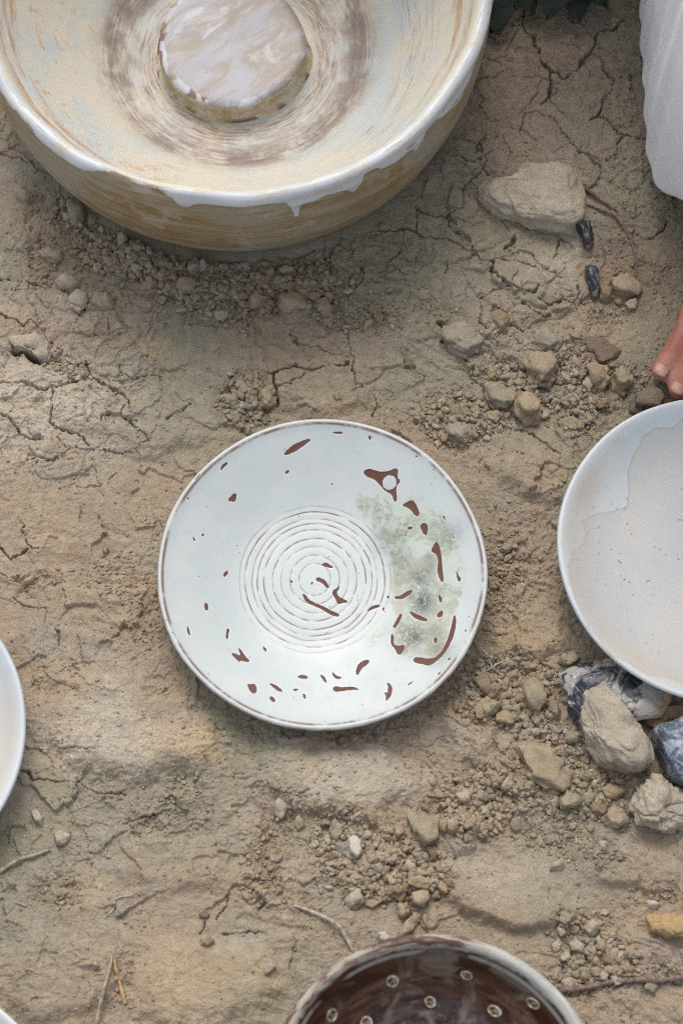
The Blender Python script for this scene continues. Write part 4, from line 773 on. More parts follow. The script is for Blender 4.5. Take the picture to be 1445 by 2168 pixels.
def dome_stone(name, outline, h, color, label, cat='stone', seed=1, sub=5, z0=None, top=.55, rough=1.0, mat=None, group=None, tilt=(0, 0), ridge=0, sink=.22):
    """a stone with the given outline (photo pixels), its own height and underside"""
    W = np.array([G(px, py, .45 * h)[:2] for px, py in outline]); cen = W.mean(0); W = W - cen
    base_z = gz(cen[0], cen[1]) if z0 is None else z0
    v, f = ICO[sub]; r = np.random.default_rng(seed)
    th = np.arctan2(v[:, 1], v[:, 0])
    # outline radius by ray/polygon
    Wc = np.vstack([W, W[:1]]); R = np.zeros(len(v)); ct = np.cos(th); st_ = np.sin(th)
    for i in range(len(W)):
        x0, y0 = Wc[i]; ex, ey = Wc[i + 1] - Wc[i]; den = ct * ey - st_ * ex; den = np.where(np.abs(den) < 1e-9, 1e-9, den)
        t = (x0 * ey - y0 * ex) / den; s_ = (x0 * st_ - y0 * ct) / den
        ok = (t > 0) & (s_ >= -1e-6) & (s_ <= 1 + 1e-6); R = np.where(ok, np.maximum(R, t), R)
    hz_ = np.clip(np.abs(v[:, 2]), 0, 1); rad_plan = np.clip(np.hypot(v[:, 0], v[:, 1]), 0, 1)
    pr = rad_plan ** (1.0 * top); zz = np.sign(v[:, 2]) * hz_ ** .85 * h * np.where(v[:, 2] > 0, 1 - sink, .5)
    P = np.stack([R * pr * ct, R * pr * st_, zz], 1)
    # chipped facets
    dirs = v * np.array([1, 1, .7]); dirs /= np.linalg.norm(dirs, axis=1)[:, None]
    fc = np.minimum(facet(dirs, r, 22, .74, 1.05), 1.0); P *= (.8 * fc + .2)[:, None]; P[:, :2] *= 1.05
    sz = np.abs(W).max()
    q = P + seed * .37
    dsp = n3(q, .018, seed) * .0016 + n3(q, .007, seed + 5) * .0011 + n3(q, .0028, seed + 9) * .00055
    k_ = np.abs(n3(q, .022, seed + 21)); dsp = dsp - .0012 * np.exp(-(k_ / .035) ** 2)
    lay_ = terrace(n3(q * np.array([1, 1, 3]), .02, seed + 13) * 4, .15) * .0006 * ridge
    nrm = P / (np.linalg.norm(P, axis=1)[:, None] + 1e-9)
    P = P + nrm * ((dsp * rough + lay_) * min(1.0, sz / .02))[:, None]
    me = mesh_from(name, P, f)
    if mat is None:
        lc = lookup(col, cen[0], cen[1]); cc = ((.8 * np.array(SOIL[color]) + .2 * np.array(lc)) * 1.06)[None] * (1 + .10 * n3(q, .012, seed + 3) + .06 * n3(q, .004, seed + 4))[:, None]
        cc = cc * (1 - .0 * np.abs(v[:, 2:3])); cattr(me, 'soil', cc)
    o = link(name, me, mat or CRUMB, None, (cen[0], cen[1], base_z + h * (.30 if h > .025 or mat is not None else .02))); o.rotation_euler = (math.radians(tilt[0]), math.radians(tilt[1]), 0)
    tag(o, label, cat, group); return o
dome_stone('stone', [(1015,405),(1024,380),(1040,372),(1060,380),(1085,352),(1130,344),(1180,343),(1210,355),(1228,378),(1232,420),(1231,468),(1212,481),(1170,477),(1120,462),(1080,452),(1045,440),(1022,425)], .024, 'pale', 'large flat-topped grey-tan slab lying between the basin and the white dress', seed=5, sub=6, top=.42, ridge=1.2, sink=.1)
dome_stone('flint', [(1214,472),(1232,466),(1248,472),(1258,490),(1256,515),(1244,526),(1232,520),(1228,500)], .014, None, 'small glossy black flint poking out from under the big grey slab', 'flint', seed=8, sub=4, mat=FL_BLACK, rough=2.2)
dome_stone('flint', [(1238,560),(1252,555),(1264,560),(1268,590),(1264,622),(1256,622),(1246,602),(1240,580)], .010, None, 'narrow blue-black flint shard upright in the clay below the black flint', 'flint', seed=9, sub=4, mat=flint('blue_black_flint', srgb(44, 52, 62), srgb(128, 138, 146), srgb(160, 164, 164), 60, .54), tilt=(0, 4))
dome_stone('clay_clod', [(1284,578),(1330,576),(1345,585),(1358,600),(1350,622),(1330,614),(1300,610),(1290,598)], .014, 'tan', 'long tan clod beside the blue-black flint shard', 'clod', seed=11, sub=4, ridge=2, rough=2)
dome_stone('clay_clod', [(1266,600),(1282,594),(1298,604),(1300,622),(1288,634),(1270,628)], .013, 'brown', 'round brown clod tucked between flint shard and long clod', 'clod', seed=12, sub=4, ridge=1, rough=2)
dome_stone('stone', [(1228,1465),(1245,1450),(1275,1450),(1300,1460),(1322,1485),(1345,1525),(1372,1570),(1378,1610),(1365,1630),(1335,1640),(1300,1620),(1270,1610),(1245,1570),(1232,1520)], .036, 'pale', 'big oblong tan stone leaning on the black and white flint', seed=21, sub=6, top=.42, rough=1.2, ridge=1)
dome_stone('flint', [(1176,1425),(1195,1412),(1225,1400),(1280,1385),(1360,1400),(1420,1460),(1400,1520),(1350,1530),(1290,1540),(1235,1530),(1205,1500)], .022, None, 'black and cream flint wedged under the edge of the freckled plate', 'flint', seed=23, sub=6, mat=FL_MIX, z0=-.003)
dome_stone('clay_clod', [(1362,1505),(1385,1495),(1420,1490),(1470,1495),(1480,1520),(1430,1532),(1395,1538),(1372,1528)], .016, 'brown', 'knobbly brown clod between the blue-grey flint and the freckled plate', 'clod', seed=24, sub=4, ridge=2, rough=2)
dome_stone('clay_clod', [(1352,1497),(1368,1488),(1382,1494),(1378,1510),(1360,1518),(1353,1510)], .013, 'brown', 'little reddish brown clod at the tip of the knobbly one', 'clod', seed=25, sub=4)
dome_stone('flint', [(1383,1548),(1400,1535),(1445,1518),(1500,1520),(1530,1580),(1510,1650),(1460,1680),(1425,1650),(1400,1600)], .034, None, 'blue-grey flint with a cream spot at the right edge, below the knobbly clod', 'flint', seed=27, sub=6, mat=FL_BLUE)
dome_stone('clay_clod', [(1350,1670),(1375,1632),(1400,1645),(1440,1660),(1460,1690),(1455,1740),(1400,1748),(1375,1752),(1345,1745),(1342,1710)], .026, 'pale', 'pale jagged lump of clay just below the blue-grey flint', 'clod', seed=29, sub=6, ridge=3, rough=2.2)
dome_stone('stone', [(1370,1932),(1400,1928),(1450,1935),(1480,1955),(1450,1980),(1410,1986),(1375,1972)], .016, 'ochre', 'yellow ochre stone at the right edge above the reddish twig', seed=31, sub=5)
HAND = [
 ('clay_clod', [(1018,832),(1030,810),(1055,802),(1085,825),(1102,838),(1092,858),(1060,857),(1025,850)], .017, 'olive', 'squarish olive clod, leftmost of the pair above the gap between plates', 41),
 ('clay_clod', [(1087,848),(1105,822),(1130,825),(1150,850),(1145,880),(1118,890),(1095,872)], .024, 'warm', 'tallest tan clod standing in the rubble between the plates', 42),
 ('clay_clod', [(1241,770),(1262,760),(1290,768),(1292,800),(1280,818),(1255,808)], .020, 'warm', 'blocky tan clod below the dark slate flake', 43),
 ('clay_clod', [(1296,785),(1315,770),(1338,778),(1340,805),(1320,822),(1300,815)], .018, 'tan', 'rounded clod right of the blocky one, nearest the toes', 44),
 ('stone', [(1337,832),(1360,822),(1395,822),(1410,845),(1395,862),(1355,866),(1338,858)], .018, 'dark', 'dark brown block of stone under the toes at the rim of the freckled plate', 45),
 ('clay_clod', [(1110,760),(1130,742),(1165,745),(1180,770),(1160,795),(1145,808),(1120,792)], .018, 'tan', 'cracked hollow clod at the head of the rubble, left of the slate flake', 46),
 ('slate_flake', [(1238,712),(1262,708),(1290,725),(1310,738),(1295,758),(1270,764),(1250,748)], .007, 'dark', 'flat dark slate flake above the blocky clod', 47),
 ('stone', [(852,772),(855,748),(868,755),(884,770),(886,778),(870,776)], .008, 'dark', 'small dark triangular stone alone above the middle plate', 48),
 ('clay_clod', [(942,900),(970,890),(1002,895),(1003,920),(975,932),(950,925)], .014, 'grey', 'striped grey clod at the upper right rim of the middle plate', 49),
 ('clay_clod', [(545,822),(565,812),(582,830),(584,850),(570,862),(550,856)], .017, 'tan', 'rounded tan clod touching the long crack above the middle plate', 50),
 ('clay_clod', [(1090,1570),(1120,1560),(1160,1580),(1200,1600),(1222,1630),(1215,1665),(1190,1678),(1155,1660),(1130,1640),(1100,1600)], .017, 'tan', 'broad half-buried clod left of the big oblong stone', 51),
 ('clay_clod', [(1178,1693),(1210,1680),(1228,1688),(1235,1700),(1205,1712),(1185,1716)], .013, 'olive', 'brick-shaped olive clod below the broad half-buried one', 52),
 ('clay_clod', [(1267,1665),(1285,1652),(1310,1658),(1325,1670),(1310,1690),(1280,1688)], .015, 'warm', 'lemon-shaped tan clod below the tip of the big oblong stone', 53),
 ('clay_clod', [(1247,1690),(1265,1688),(1285,1705),(1280,1722),(1255,1716)], .012, 'brown', 'stubby brown clod under the lemon-shaped one', 54),
 ('clay_clod', [(1275,1725),(1300,1705),(1320,1710),(1330,1740),(1305,1756),(1280,1748)], .015, 'tan', 'dusty round clod left of the pale jagged lump', 55),
 ('clay_clod', [(862,1728),(890,1720),(920,1735),(922,1770),(900,1795),(875,1770)], .012, 'olive', 'broad flat olive clod amid the gravel above the brown bowl', 56),
 ('pebble', [(735,1772),(750,1766),(765,1780),(764,1800),(755,1812),(740,1800)], .010, 'white', 'whitest egg-shaped pebble in the scatter above the brown bowl', 57),
 ('pebble', [(966,1680),(980,1666),(996,1680),(996,1696),(975,1698)], .010, 'pale', 'pale smooth pebble right of the middle plate foot patch', 58),
 ('pebble', [(945,1740),(960,1735),(968,1755),(960,1770),(945,1765)], .009, 'tan', 'upright oval pebble below the pale smooth one', 59),
 ('pebble', [(422,1932),(436,1926),(445,1935),(440,1945),(425,1944)], .005, 'dark', 'lone dark grey round pebble in the smooth clay above the straws', 60),
 ('pebble', [(195,2040),(210,2034),(215,2048),(200,2056)], .008, 'pale', 'small pale pebble left of the two straws', 61),
 ('pebble', [(112,1762),(130,1756),(150,1765),(140,1785),(118,1788)], .012, 'pale', 'cream lump of clay at the tip of the grey stalk', 62),
 ('pebble', [(64,1716),(78,1714),(92,1730),(88,1746),(74,1738)], .009, 'pale', 'cream oval pebble below the rim of the left plate', 63),
 ('pebble', [(30,400),(45,392),(62,400),(70,412),(55,430),(38,424)], .010, 'grey', 'pale grey lump left of the foot of the basin', 64),
 ('clay_clod', [(85,530),(100,518),(130,528),(132,545),(118,555),(90,545)], .012, 'tan', 'three-cornered tan clod left below the basin', 65),
 ('clay_clod', [(120,590),(150,580),(172,600),(160,612),(128,608)], .011, 'pale', 'pale plump clod on the edge of the cracked slab', 66),
 ('clay_clod', [(145,640),(165,620),(182,628),(185,650),(170,668),(150,655)], .010, 'pale', 'pale three-sided flake breaking off the cracked slab', 67),
 ('clay_clod', [(200,625),(230,620),(245,635),(240,655),(215,655),(198,645)], .010, 'olive', 'olive flat clod right of the pale flake', 68),
 ('clay_clod', [(135,420),(160,412),(180,432),(182,458),(160,470),(138,450)], .015, 'grey', 'angular grey clod against the left foot of the basin', 69),
 ('clay_clod', [(25,714),(60,708),(95,718),(112,745),(105,765),(75,755),(50,738),(28,735)], .008, 'pale', 'pale curled plate of clay arched over the dark hollow at the left', 70),
 ('clay_clod', [(375,590),(395,582),(418,600),(415,615),(385,620)], .013, 'tan', 'wavy tan clod in the deepest shade of the basin', 71),
 ('clay_clod', [(395,555),(415,540),(425,548),(418,575),(400,585)], .013, 'grey', 'grey upright splinter of clay under the basin', 72),
 ('clay_clod', [(525,620),(545,612),(560,625),(552,645),(530,645)], .014, 'olive', 'faceted olive clod in the middle of the rubble below the basin', 73),
 ('clay_clod', [(590,620),(620,610),(648,620),(645,650),(610,655),(592,640)], .012, 'tan', 'broad tan clod right of the faceted olive one', 74),
 ('clay_clod', [(672,635),(688,628),(697,645),(688,660),(674,655)], .012, 'tan', 'egg-shaped clod at the right end of the basin rubble', 75),
 ('clay_clod', [(578,558),(610,548),(628,560),(618,572),(590,575)], .012, 'olive', 'long olive clod right under the front of the basin', 76),
 ('clay_clod', [(935,690),(965,675),(1000,690),(1020,712),(1010,740),(985,748),(955,730)], .016, 'grey', 'grey oval clod half sunk beside the dark crevice above the middle plate', 77),
 ('clay_clod', [(1033,660),(1060,655),(1078,668),(1080,690),(1055,698),(1035,688)], .010, 'brown', 'brown wedge with a pale crust, upper right of the grey oval clod', 78),
 ('clay_clod', [(1132,700),(1160,690),(1188,710),(1190,732),(1165,740),(1140,725)], .013, 'grey', 'smooth grey tongue of clay above the hollow clod', 79),
 ('clay_clod', [(1030,865),(1055,862),(1065,875),(1050,892),(1030,885)], .012, 'warm', 'reddish tan clod below the squarish olive one', 80),
 ('clay_clod', [(1185,880),(1215,870),(1232,885),(1220,905),(1190,902)], .013, 'olive', 'olive rubble clod left of the rim of the freckled plate', 81),
 ('clay_clod', [(1110,1440),(1135,1430),(1155,1450),(1160,1490),(1145,1512),(1120,1500),(1108,1470)], .017, 'olive', 'tall olive clod in the rubble left of the black and cream flint', 82),
 ('clay_clod', [(1005,1490),(1030,1476),(1062,1485),(1050,1505),(1020,1515)], .014, 'olive', 'round olive clod right of the lower rim of the middle plate', 83),
 ('clay_clod', [(1050,1505),(1075,1500),(1100,1515),(1085,1528),(1058,1520)], .009, 'warm', 'yellowish flat sliver among the olive clods', 84),
 ('clay_clod', [(1000,1430),(1030,1422),(1045,1450),(1065,1465),(1035,1475),(1005,1460)], .014, 'brown', 'brown crumbly clod at the lower right rim of the middle plate', 85),
 ('clay_clod', [(1185,1378),(1215,1372),(1238,1385),(1228,1408),(1200,1412),(1182,1400)], .013, 'olive', 'olive clod under the rim of the freckled plate, above the flint', 86),
 ('clay_clod', [(1145,1480),(1165,1470),(1190,1500),(1185,1520),(1160,1505)], .013, 'brown', 'brown angular clod squeezed against the point of the flint', 87),
 ('clay_clod', [(858,1950),(880,1925),(893,1932),(885,1950),(850,1985),(838,1980)], .009, 'olive', 'rod-shaped olive clod right above the rim of the brown bowl', 88),
 ('clay_clod', [(840,1910),(862,1905),(868,1930),(852,1945),(838,1930)], .012, 'tan', 'blocky clod above the rod-shaped one', 89),
 ('clay_clod', [(870,1890),(905,1885),(912,1905),(895,1922),(872,1912)], .013, 'tan', 'notched tan clod upper right of the blocky one', 90),
 ('clay_clod', [(820,1870),(850,1865),(862,1885),(845,1900),(822,1892)], .012, 'brown', 'grey brown clod above the blocky one', 91),
 ('pebble', [(797,1975),(815,1968),(828,1985),(815,1995),(800,1990)], .011, 'white', 'whitish lump on the rim line of the brown bowl', 92),
 ('pebble', [(1205,1995),(1222,1985),(1238,1998),(1232,2012),(1212,2010)], .012, 'pale', 'largest pale pebble in the gravel right of the brown bowl', 93),
 ('pebble', [(1368,1905),(1385,1900),(1398,1912),(1385,1922),(1370,1916)], .009, 'white', 'white pebble above the yellow ochre stone', 94),
 ('clay_clod', [(555,2050),(572,2042),(585,2048),(572,2065),(560,2068)], .007, 'pale', 'small pale clod on the bare clay left of the brown bowl', 95),
 ('clay_clod', [(425,1990),(440,1982),(452,1992),(440,2004),(425,2002)], .009, 'tan', 'small crumbly clod below the lone dark pebble', 96),
]
for nm, out, h, colr, lab, sd in HAND:
    dome_stone(nm, out, h, colr, lab, {'clay_clod': 'clod', 'stone': 'stone', 'pebble': 'pebble', 'slate_flake': 'slate'}[nm], seed=sd, sub=4, ridge=2 if sd % 3 else 3, rough=(1.2 if nm == 'pebble' else 2.8), top=.5)

# ------------------------------------------------------------------ loose crumbs
DISCS = [(PLATE, .118), (RPLATE, .112), (LPLATE, .118), (BASIN, .187), (BROWN, .095), (CPLATE, .115)]
def free(x, y):
    ok = np.ones(np.shape(x), bool)
    for c, r in DISCS: ok &= np.hypot(x - c[0], y - c[1]) > r
    return ok
ZG = {'under': ('small greyish clay crumb in the rubble under the front of the basin', 'clay crumbs under the basin'), 'mid': ('small clay crumb in a heap above the middle plate', 'clay crumbs above the middle plate'),
      'left': ('small pale crumb along the edge of the cracked slabs at the left', 'crumbs along the cracked slabs'), 'right': ('small clay crumb in the rubble between the middle plate and the toes', 'crumbs in the rubble near the toes'),
      'gap': ('small olive crumb in the gap between the middle plate and the flint', 'crumbs between plate and flint'), 'low': ('small tan crumb below the big oblong stone', 'crumbs below the oblong stone'),
      'lowmid': ('small pale crumb in the gravel patch above the brown bowl', 'crumbs above the brown bowl'), 'br': ('small grey pebble in the gravel right of the brown bowl', 'gravel right of the brown bowl'),
      'l2': ('small dusty crumb between the left plate and the middle plate', 'crumbs between left and middle plate'), 'l3': ('small dusty crumb in the smooth clay above the straws', 'crumbs above the straws'),
      'rp': ('small crumb in the strip between the middle and the freckled plate', 'crumbs between middle and freckled plate'), 'tr': ('small brown crumb in front of the hem of the dress', 'crumbs in front of the dress')}
palette = [SOIL['tan'], SOIL['pale'], SOIL['olive'], SOIL['grey'], SOIL['warm'], SOIL['brown'], SOIL['pale']]
protos = []
for k in range(16):
    p, f = rock_mesh('clay_crumb', 3, 300 + k, 10 + k % 5, .17)
    p = p * np.array([1, .62 + .3 * rnd.random(), .45 + .3 * rnd.random()])
    me = mesh_from('clay_crumb', p, f, True); cattr(me, 'soil', np.array(palette[k % 7])[None] * (1 + .1 * n3(p, .8, k))[:, None]); me.materials.append(CRUMB); me['k'] = k; protos.append(me)
area = [(z, z[2] * z[3] * z[5]) for z in ZONES if z[6] != 'tr' or z[5] > .4]; tot = sum(a for _, a in area)
placed = []; count = 0; tries = 0
while count < 296 and tries < 20000:
    tries += 1
    z = rnd.choices([a[0] for a in area], [a[1] * (1.6 if a[0][6] in ('under', 'lowmid', 'br') else 1) * (a[0][5] ** 2) for a in area])[0]
    a = rnd.random() * 2 * PI; q = math.sqrt(rnd.random()); c = math.cos(math.radians(z[4])); s_ = math.sin(math.radians(z[4]))
    lx = z[2] * q * math.cos(a); ly = z[3] * q * math.sin(a); px = z[0] + lx * c - ly * s_; py = z[1] + lx * s_ + ly * c
    if not (8 < px < 1437 and 8 < py < 2160): continue
    size = (.0030 + .0042 * rnd.random() ** 2.0) * (1.12 if z[6] in ('under', 'lowmid') else 1.0)
    x, y, _ = G(px, py, 0)
    if not free(x, y): continue
    if any((x - a_) ** 2 + (y - b_) ** 2 < (.85 * (size + s2)) ** 2 for a_, b_, s2 in placed): continue
    placed.append((x, y, size)); count += 1
    o = bpy.data.objects.new('clay_crumb', rnd.choice(protos)); C.objects.link(o)
    o.location = (x, y, gz(x, y) + size * .30); o.scale = (size,) * 3; o.rotation_euler = (rnd.uniform(-.5, .5), rnd.uniform(-.5, .5), rnd.random() * 2 * PI)
    tag(o, ZG[z[6]][0], 'crumb', ZG[z[6]][1])
# uncountable small grit: one mesh
dens = zone_mask(Uw, Vw); dens = dens ** 1.7 + .10 * rub * sstep(-.2, .4, fine) + .07 * sstep(.05, .5, fine + .35 * midn) + .035 * rough_m + .012
dens = dens * ((np.abs(X) < .31) & (Y > -.43) & (Y < .47)) * free(X, Y)
pf = (dens / dens.sum()).ravel(); N = 27000
pick = rng.choice(pf.size, N, p=pf)
px_ = X.ravel()[pick] + rng.uniform(-1, 1, N) * .0008; py_ = Y.ravel()[pick] + rng.uniform(-1, 1, N) * .0008; hz0 = H.ravel()[pick]
dz_ = dens.ravel()[pick]
size = .00055 + .0022 * rng.random(N) ** 3.0 * (.5 + .8 * np.clip(dz_, 0, 1)); size = size * (1 + .25 * np.clip(dz_, 0, 1))
VV = []; FF = []; CC = []; off = 0
t20 = [rock_mesh('g', 1, 600 + k, 9, .2) for k in range(14)]; t80 = [rock_mesh('g', 2, 700 + k, 10, .2) for k in range(14)]
pal = np.array(palette)
cl = lookup(col, px_, py_)
for i in range(N):
    p, f = (t80 if size[i] > .0019 else t20)[i % 14]
    a, b, c = rng.uniform(0, 6.28, 3); ca_, sa_ = math.cos(a), math.sin(a); cb, sb = math.cos(b * .12), math.sin(b * .12)
    q = p * np.array([1, .6 + .35 * ((i * 7) % 11) / 11, .5 + .3 * ((i * 5) % 7) / 7]) * size[i]
    Rm = np.array([[ca_, -sa_, 0], [sa_, ca_, 0], [0, 0, 1]]) @ np.array([[1, 0, 0], [0, cb, -sb], [0, sb, cb]])
    q = q @ Rm.T + np.array([px_[i], py_[i], hz0[i] + size[i] * .25])
    VV.append(q); FF.append(f + off); off += len(q)
    CC.append(np.broadcast_to((.5 * pal[(i * 13) % 7] + .5 * cl[i]) * (.9 + .25 * ((i * 31) % 17) / 17), (len(q), 3)))
me = mesh_from('grit', np.concatenate(VV), np.concatenate(FF), True); cattr(me, 'soil', np.concatenate(CC))
o = link('grit', me, CRUMB); tag(o, 'fine loose grit and clay dust scattered over the ground', 'grit', None, 'stuff')

# ------------------------------------------------------------------ stalks and twigs
def tube(name, pts, radii, mat, label, cat, n=10, group=None, parent=None, wob=.0004):
    P = np.array(pts, float); m_ = max(24, len(P) * 8); Q = smooth_profile_3d(P, m_)
    rr = np.interp(np.linspace(0, 1, len(Q)), np.linspace(0, 1, len(radii)), radii)
    V_ = []; up = np.array([0, 0, 1.])
    for i in range(len(Q)):
        t = Q[min(i + 1, len(Q) - 1)] - Q[max(i - 1, 0)]; t /= np.linalg.norm(t) + 1e-12
        s_ = np.cross(t, up); s_ /= np.linalg.norm(s_) + 1e-9; u_ = np.cross(s_, t)
        jit = 1 + .18 * math.sin(i * 1.7) * math.sin(i * .6)
        for j in range(n):
            a = 2 * PI * j / n; V_.append(Q[i] + (s_ * math.cos(a) + u_ * math.sin(a)) * rr[i] * jit)
    F_ = []
    for i in range(len(Q) - 1):
        for j in range(n): F_.append((i * n + j, i * n + (j + 1) % n, (i + 1) * n + (j + 1) % n, (i + 1) * n + j))
    org = V_[0].copy(); me = mesh_from(name, np.array(V_) - org, F_); o = link(name, me, mat, parent, tuple(org))
    if label: tag(o, label, cat, group)
    return o
def smooth_profile_3d(P, n):
    P2 = np.vstack([2 * P[0] - P[1], P, 2 * P[-1] - P[-2]]); out = []
    k = max(3, n // (len(P) - 1))
    for i in range(len(P) - 1):
        for t in np.linspace(0, 1, k, endpoint=False):
            p0, p1, p2, p3 = P2[i:i + 4]
            out.append(.5 * ((2 * p1) + (-p0 + p2) * t + (2 * p0 - 5 * p1 + 4 * p2 - p3) * t * t + (-p0 + 3 * p1 - 3 * p2 + p3) * t ** 3))
    out.append(P[-1]); return np.array(out)
def gp3(l, lift=.001):
    r = []
    for q in l:
        x, y, _ = G(q[0], q[1], 0); r.append((x, y, gz(x, y) + (q[2] if len(q) > 2 else lift)))
    return r
def straw_mat(name, a, b):
    m = M(name, .7, .3); co = m.coord('Object'); m.color(m.mix(m.mr(m.noise(co, 260, 4, .7), .4, .62), a, b)); m.bump(m.noise(co, 700, 3), .4, .0004); return m.m
ST_G = straw_mat('grey_stalk', srgb(178, 166, 146), srgb(140, 124, 104)); ST_Y = straw_mat('yellow_straw', srgb(198, 170, 116), srgb(160, 132, 88)); ST_R = straw_mat('reddish_twig_bark', srgb(138, 116, 106), srgb(100, 80, 72)); ST_W = straw_mat('pale_fibre', srgb(188, 180, 168), srgb(160, 146, 130))
tube('stalk', gp3([(-30, 1868, .002), (0, 1846, .002), (40, 1822, .004), (75, 1812, .003), (108, 1800, .002)]), [.0018, .0017, .0014, .0013, .0008], ST_G, 'grey dry stalk with a slight bend below the left plate', 'stalk')
tube('straw', gp3([(241, 2018, .006), (236, 2050, .005), (222, 2100, .004), (205, 2168, .003), (196, 2205, .003)]), [.0009, .0013, .0015, .0016], ST_G, 'longer grey leg of the two straws joined in a peak at the bottom edge', 'straw', group='straws in a peak')
tube('straw', gp3([(241, 2018, .006), (246, 2050, .005), (256, 2090, .003), (266, 2126, .002)]), [.0009, .0013, .0014, .0012], ST_Y, 'shorter yellow leg of the two straws joined in a peak', 'straw', group='straws in a peak')
tube('stalk', gp3([(622, 1918, .001), (655, 1928, .003), (690, 1946, .005), (715, 1962, .006), (732, 1985, .005), (746, 2012, .004)]), [.0010, .0013, .0015, .0015, .0014, .001], ST_W, 'curved pale stalk arching toward the rim of the brown bowl', 'stalk')
tube('twig', gp3([(1180, 2096, .003), (1230, 2092, .003), (1290, 2080, .004), (1350, 2074, .003), (1400, 2074, .003), (1480, 2064, .004)]), [.0024, .0022, .0018, .0024, .0020, .002], ST_R, 'reddish twig lying behind the brown bowl to the right edge', 'twig')
tube('root_fibre', gp3([(1230, 400, .003), (1256, 418, .003), (1282, 436, .002), (1306, 450, .001)]), [.0014, .0016, .0012, .0008], ST_R, 'short grey root running from the corner of the grey slab', 'root')
tube('root_fibre', gp3([(1240, 436, .001), (1268, 446, .002), (1300, 462, .002), (1322, 490, .002), (1338, 520, .002), (1344, 560, .001), (1348, 600, .001)]), [.0008, .001, .001, .0012, .001, .0008], ST_R, 'long thin root curling down beside the crumbs in front of the dress', 'root')
tube('root_fibre', gp3([(222, 1944), (240, 1925), (246, 1905), (262, 1899), (277, 1896), (278, 1880)], .0006), [.0004, .0006, .0006, .0004], ST_W, 'hair-thin white root with a hook in the clay above the straws', 'root')
tube('root_fibre', gp3([(250, 1966), (248, 1985), (254, 2002), (258, 2012)], .001), [.0004, .0006, .0004], ST_W, 'tiny white root just above the peak of the straws', 'root')
tube('root_fibre', gp3([(30, 1910), (44, 1914), (58, 1919)], .0008), [.0004, .0007, .0004], ST_W, 'tiny pale bristle near the left edge below the grey stalk', 'root')
for k, l in enumerate(([(1015, 1372, .006), (1030, 1385, .005), (1045, 1398, .003)], [(1030, 1418, .003), (1048, 1408, .006), (1068, 1400, .004)], [(1035, 1395, .004), (1040, 1410, .006), (1052, 1420, .003)])):
    tube('root_fibre', gp3(l), [.0005, .0008, .0004], ST_W, ('short pale fibre touching the right rim of the middle plate', 'forked pale fibre pointing at the freckled plate', 'lowest bit of pale fibre beside the middle plate')[k], 'root')

# ------------------------------------------------------------------ leafy plants beyond the top edge
lm = M('dark_leaf', .5, .4); lco = lm.coord('Object'); lm.color(lm.mix(lm.mr(lm.noise(lco, 30, 3), .35, .65), (.012, .022, .014), (.022, .034, .020))); lm.bump(lm.noise(lco, 90, 3), .3, .002)
sm = M('plant_stem', .7, .3); sm.color((.06, .07, .035))
def leaf_mesh():
    n, k = 14, 7; V_ = []; F_ = []
    for i in range(n + 1):
        t = i / n; wd = .42 * math.sin(PI * t ** .8) * (1 - .2 * t) * (1 + .10 * math.sin(t * 40)); 
        for j in range(k):
            s_ = (j / (k - 1) - .5) * 2; V_.append((t, s_ * wd, .10 * abs(s_) * wd - .22 * t * t + .03 * math.sin(t * 14 + j)))
    for i in range(n):
        for j in range(k - 1): F_.append((i * k + j, i * k + j + 1, (i + 1) * k + j + 1, (i + 1) * k + j))
    return mesh_from('leaf', V_, F_)
lf = leaf_mesh(); lf.materials.append(lm.m)
def plant(x, y, h, spread, nst, label, seed, low=False):
    r = random.Random(seed); z0 = gz(x, y); root = empty('leafy_plant', (x, y, z0)); tag(root, label, 'plant', 'dark green plants behind the basin')
    for s_ in range(nst):
        a = r.random() * 2 * PI; hh = h * r.uniform(.6, 1.0); ex = math.cos(a) * spread * r.uniform(.3, 1); ey = math.sin(a) * spread * r.uniform(.3, 1)
        pts = [(0, 0, 0), (ex * .25, ey * .25, hh * .45), (ex * .65, ey * .65, hh * .85), (ex, ey, hh)]
        tube('stem', pts, [.003, .0022, .0012], sm.m, None, None, 6, None, root)
        for q in range(7):
            t = .18 + .82 * q / 6; px = np.interp(t, (0, .33, .66, 1), [p[0] for p in pts]); py = np.interp(t, (0, .33, .66, 1), [p[1] for p in pts]); pz = np.interp(t, (0, .33, .66, 1), [p[2] for p in pts])
            o = bpy.data.objects.new('leaf', lf); C.objects.link(o); o.parent = root; o.location = (px, py, pz); sc = r.uniform(.05, .085); o.scale = (sc, sc * r.uniform(.8, 1.2), sc)
            o.rotation_euler = (r.uniform(-.5, .5), r.uniform(-.3, .5), r.random() * 2 * PI)
PLANTS = [(.20, .60, .34, .16, 9, 'tallest dark green leafy plant behind the basin, whose leaves hang into the top edge', 1),
          (.08, .66, .30, .14, 7, 'low dark green plant behind the right side of the basin', 2)]
for p in PLANTS: plant(*p)
sprig = empty('leafy_sprig', (*G(1052, -60, 0)[:2], 0)); tag(sprig, 'small sprig whose dark leaf tips show beside the basin at the top edge', 'plant')
for (px, py, z, sc, rz) in ((1045, -25, .030, .040, -PI / 2 + .1), (1060, -40, .022, .045, -PI / 2 - .2), (1085, -60, .03, .04, -PI / 2 + .5), (1030, -50, .04, .045, -PI / 2 - .6)):
    p = G(px, py, z); o = bpy.data.objects.new('leaf', lf); C.objects.link(o); o.parent = sprig; o.location = (p[0] - sprig.location.x, p[1] - sprig.location.y, z); o.scale = (sc,) * 3; o.rotation_euler = (0, .15, rz)
tube('stem', [(0, 0, 0), (.002, .004, .02), (0, .012, .045)], [.002, .0015, .001], sm.m, None, None, 6, None, sprig)
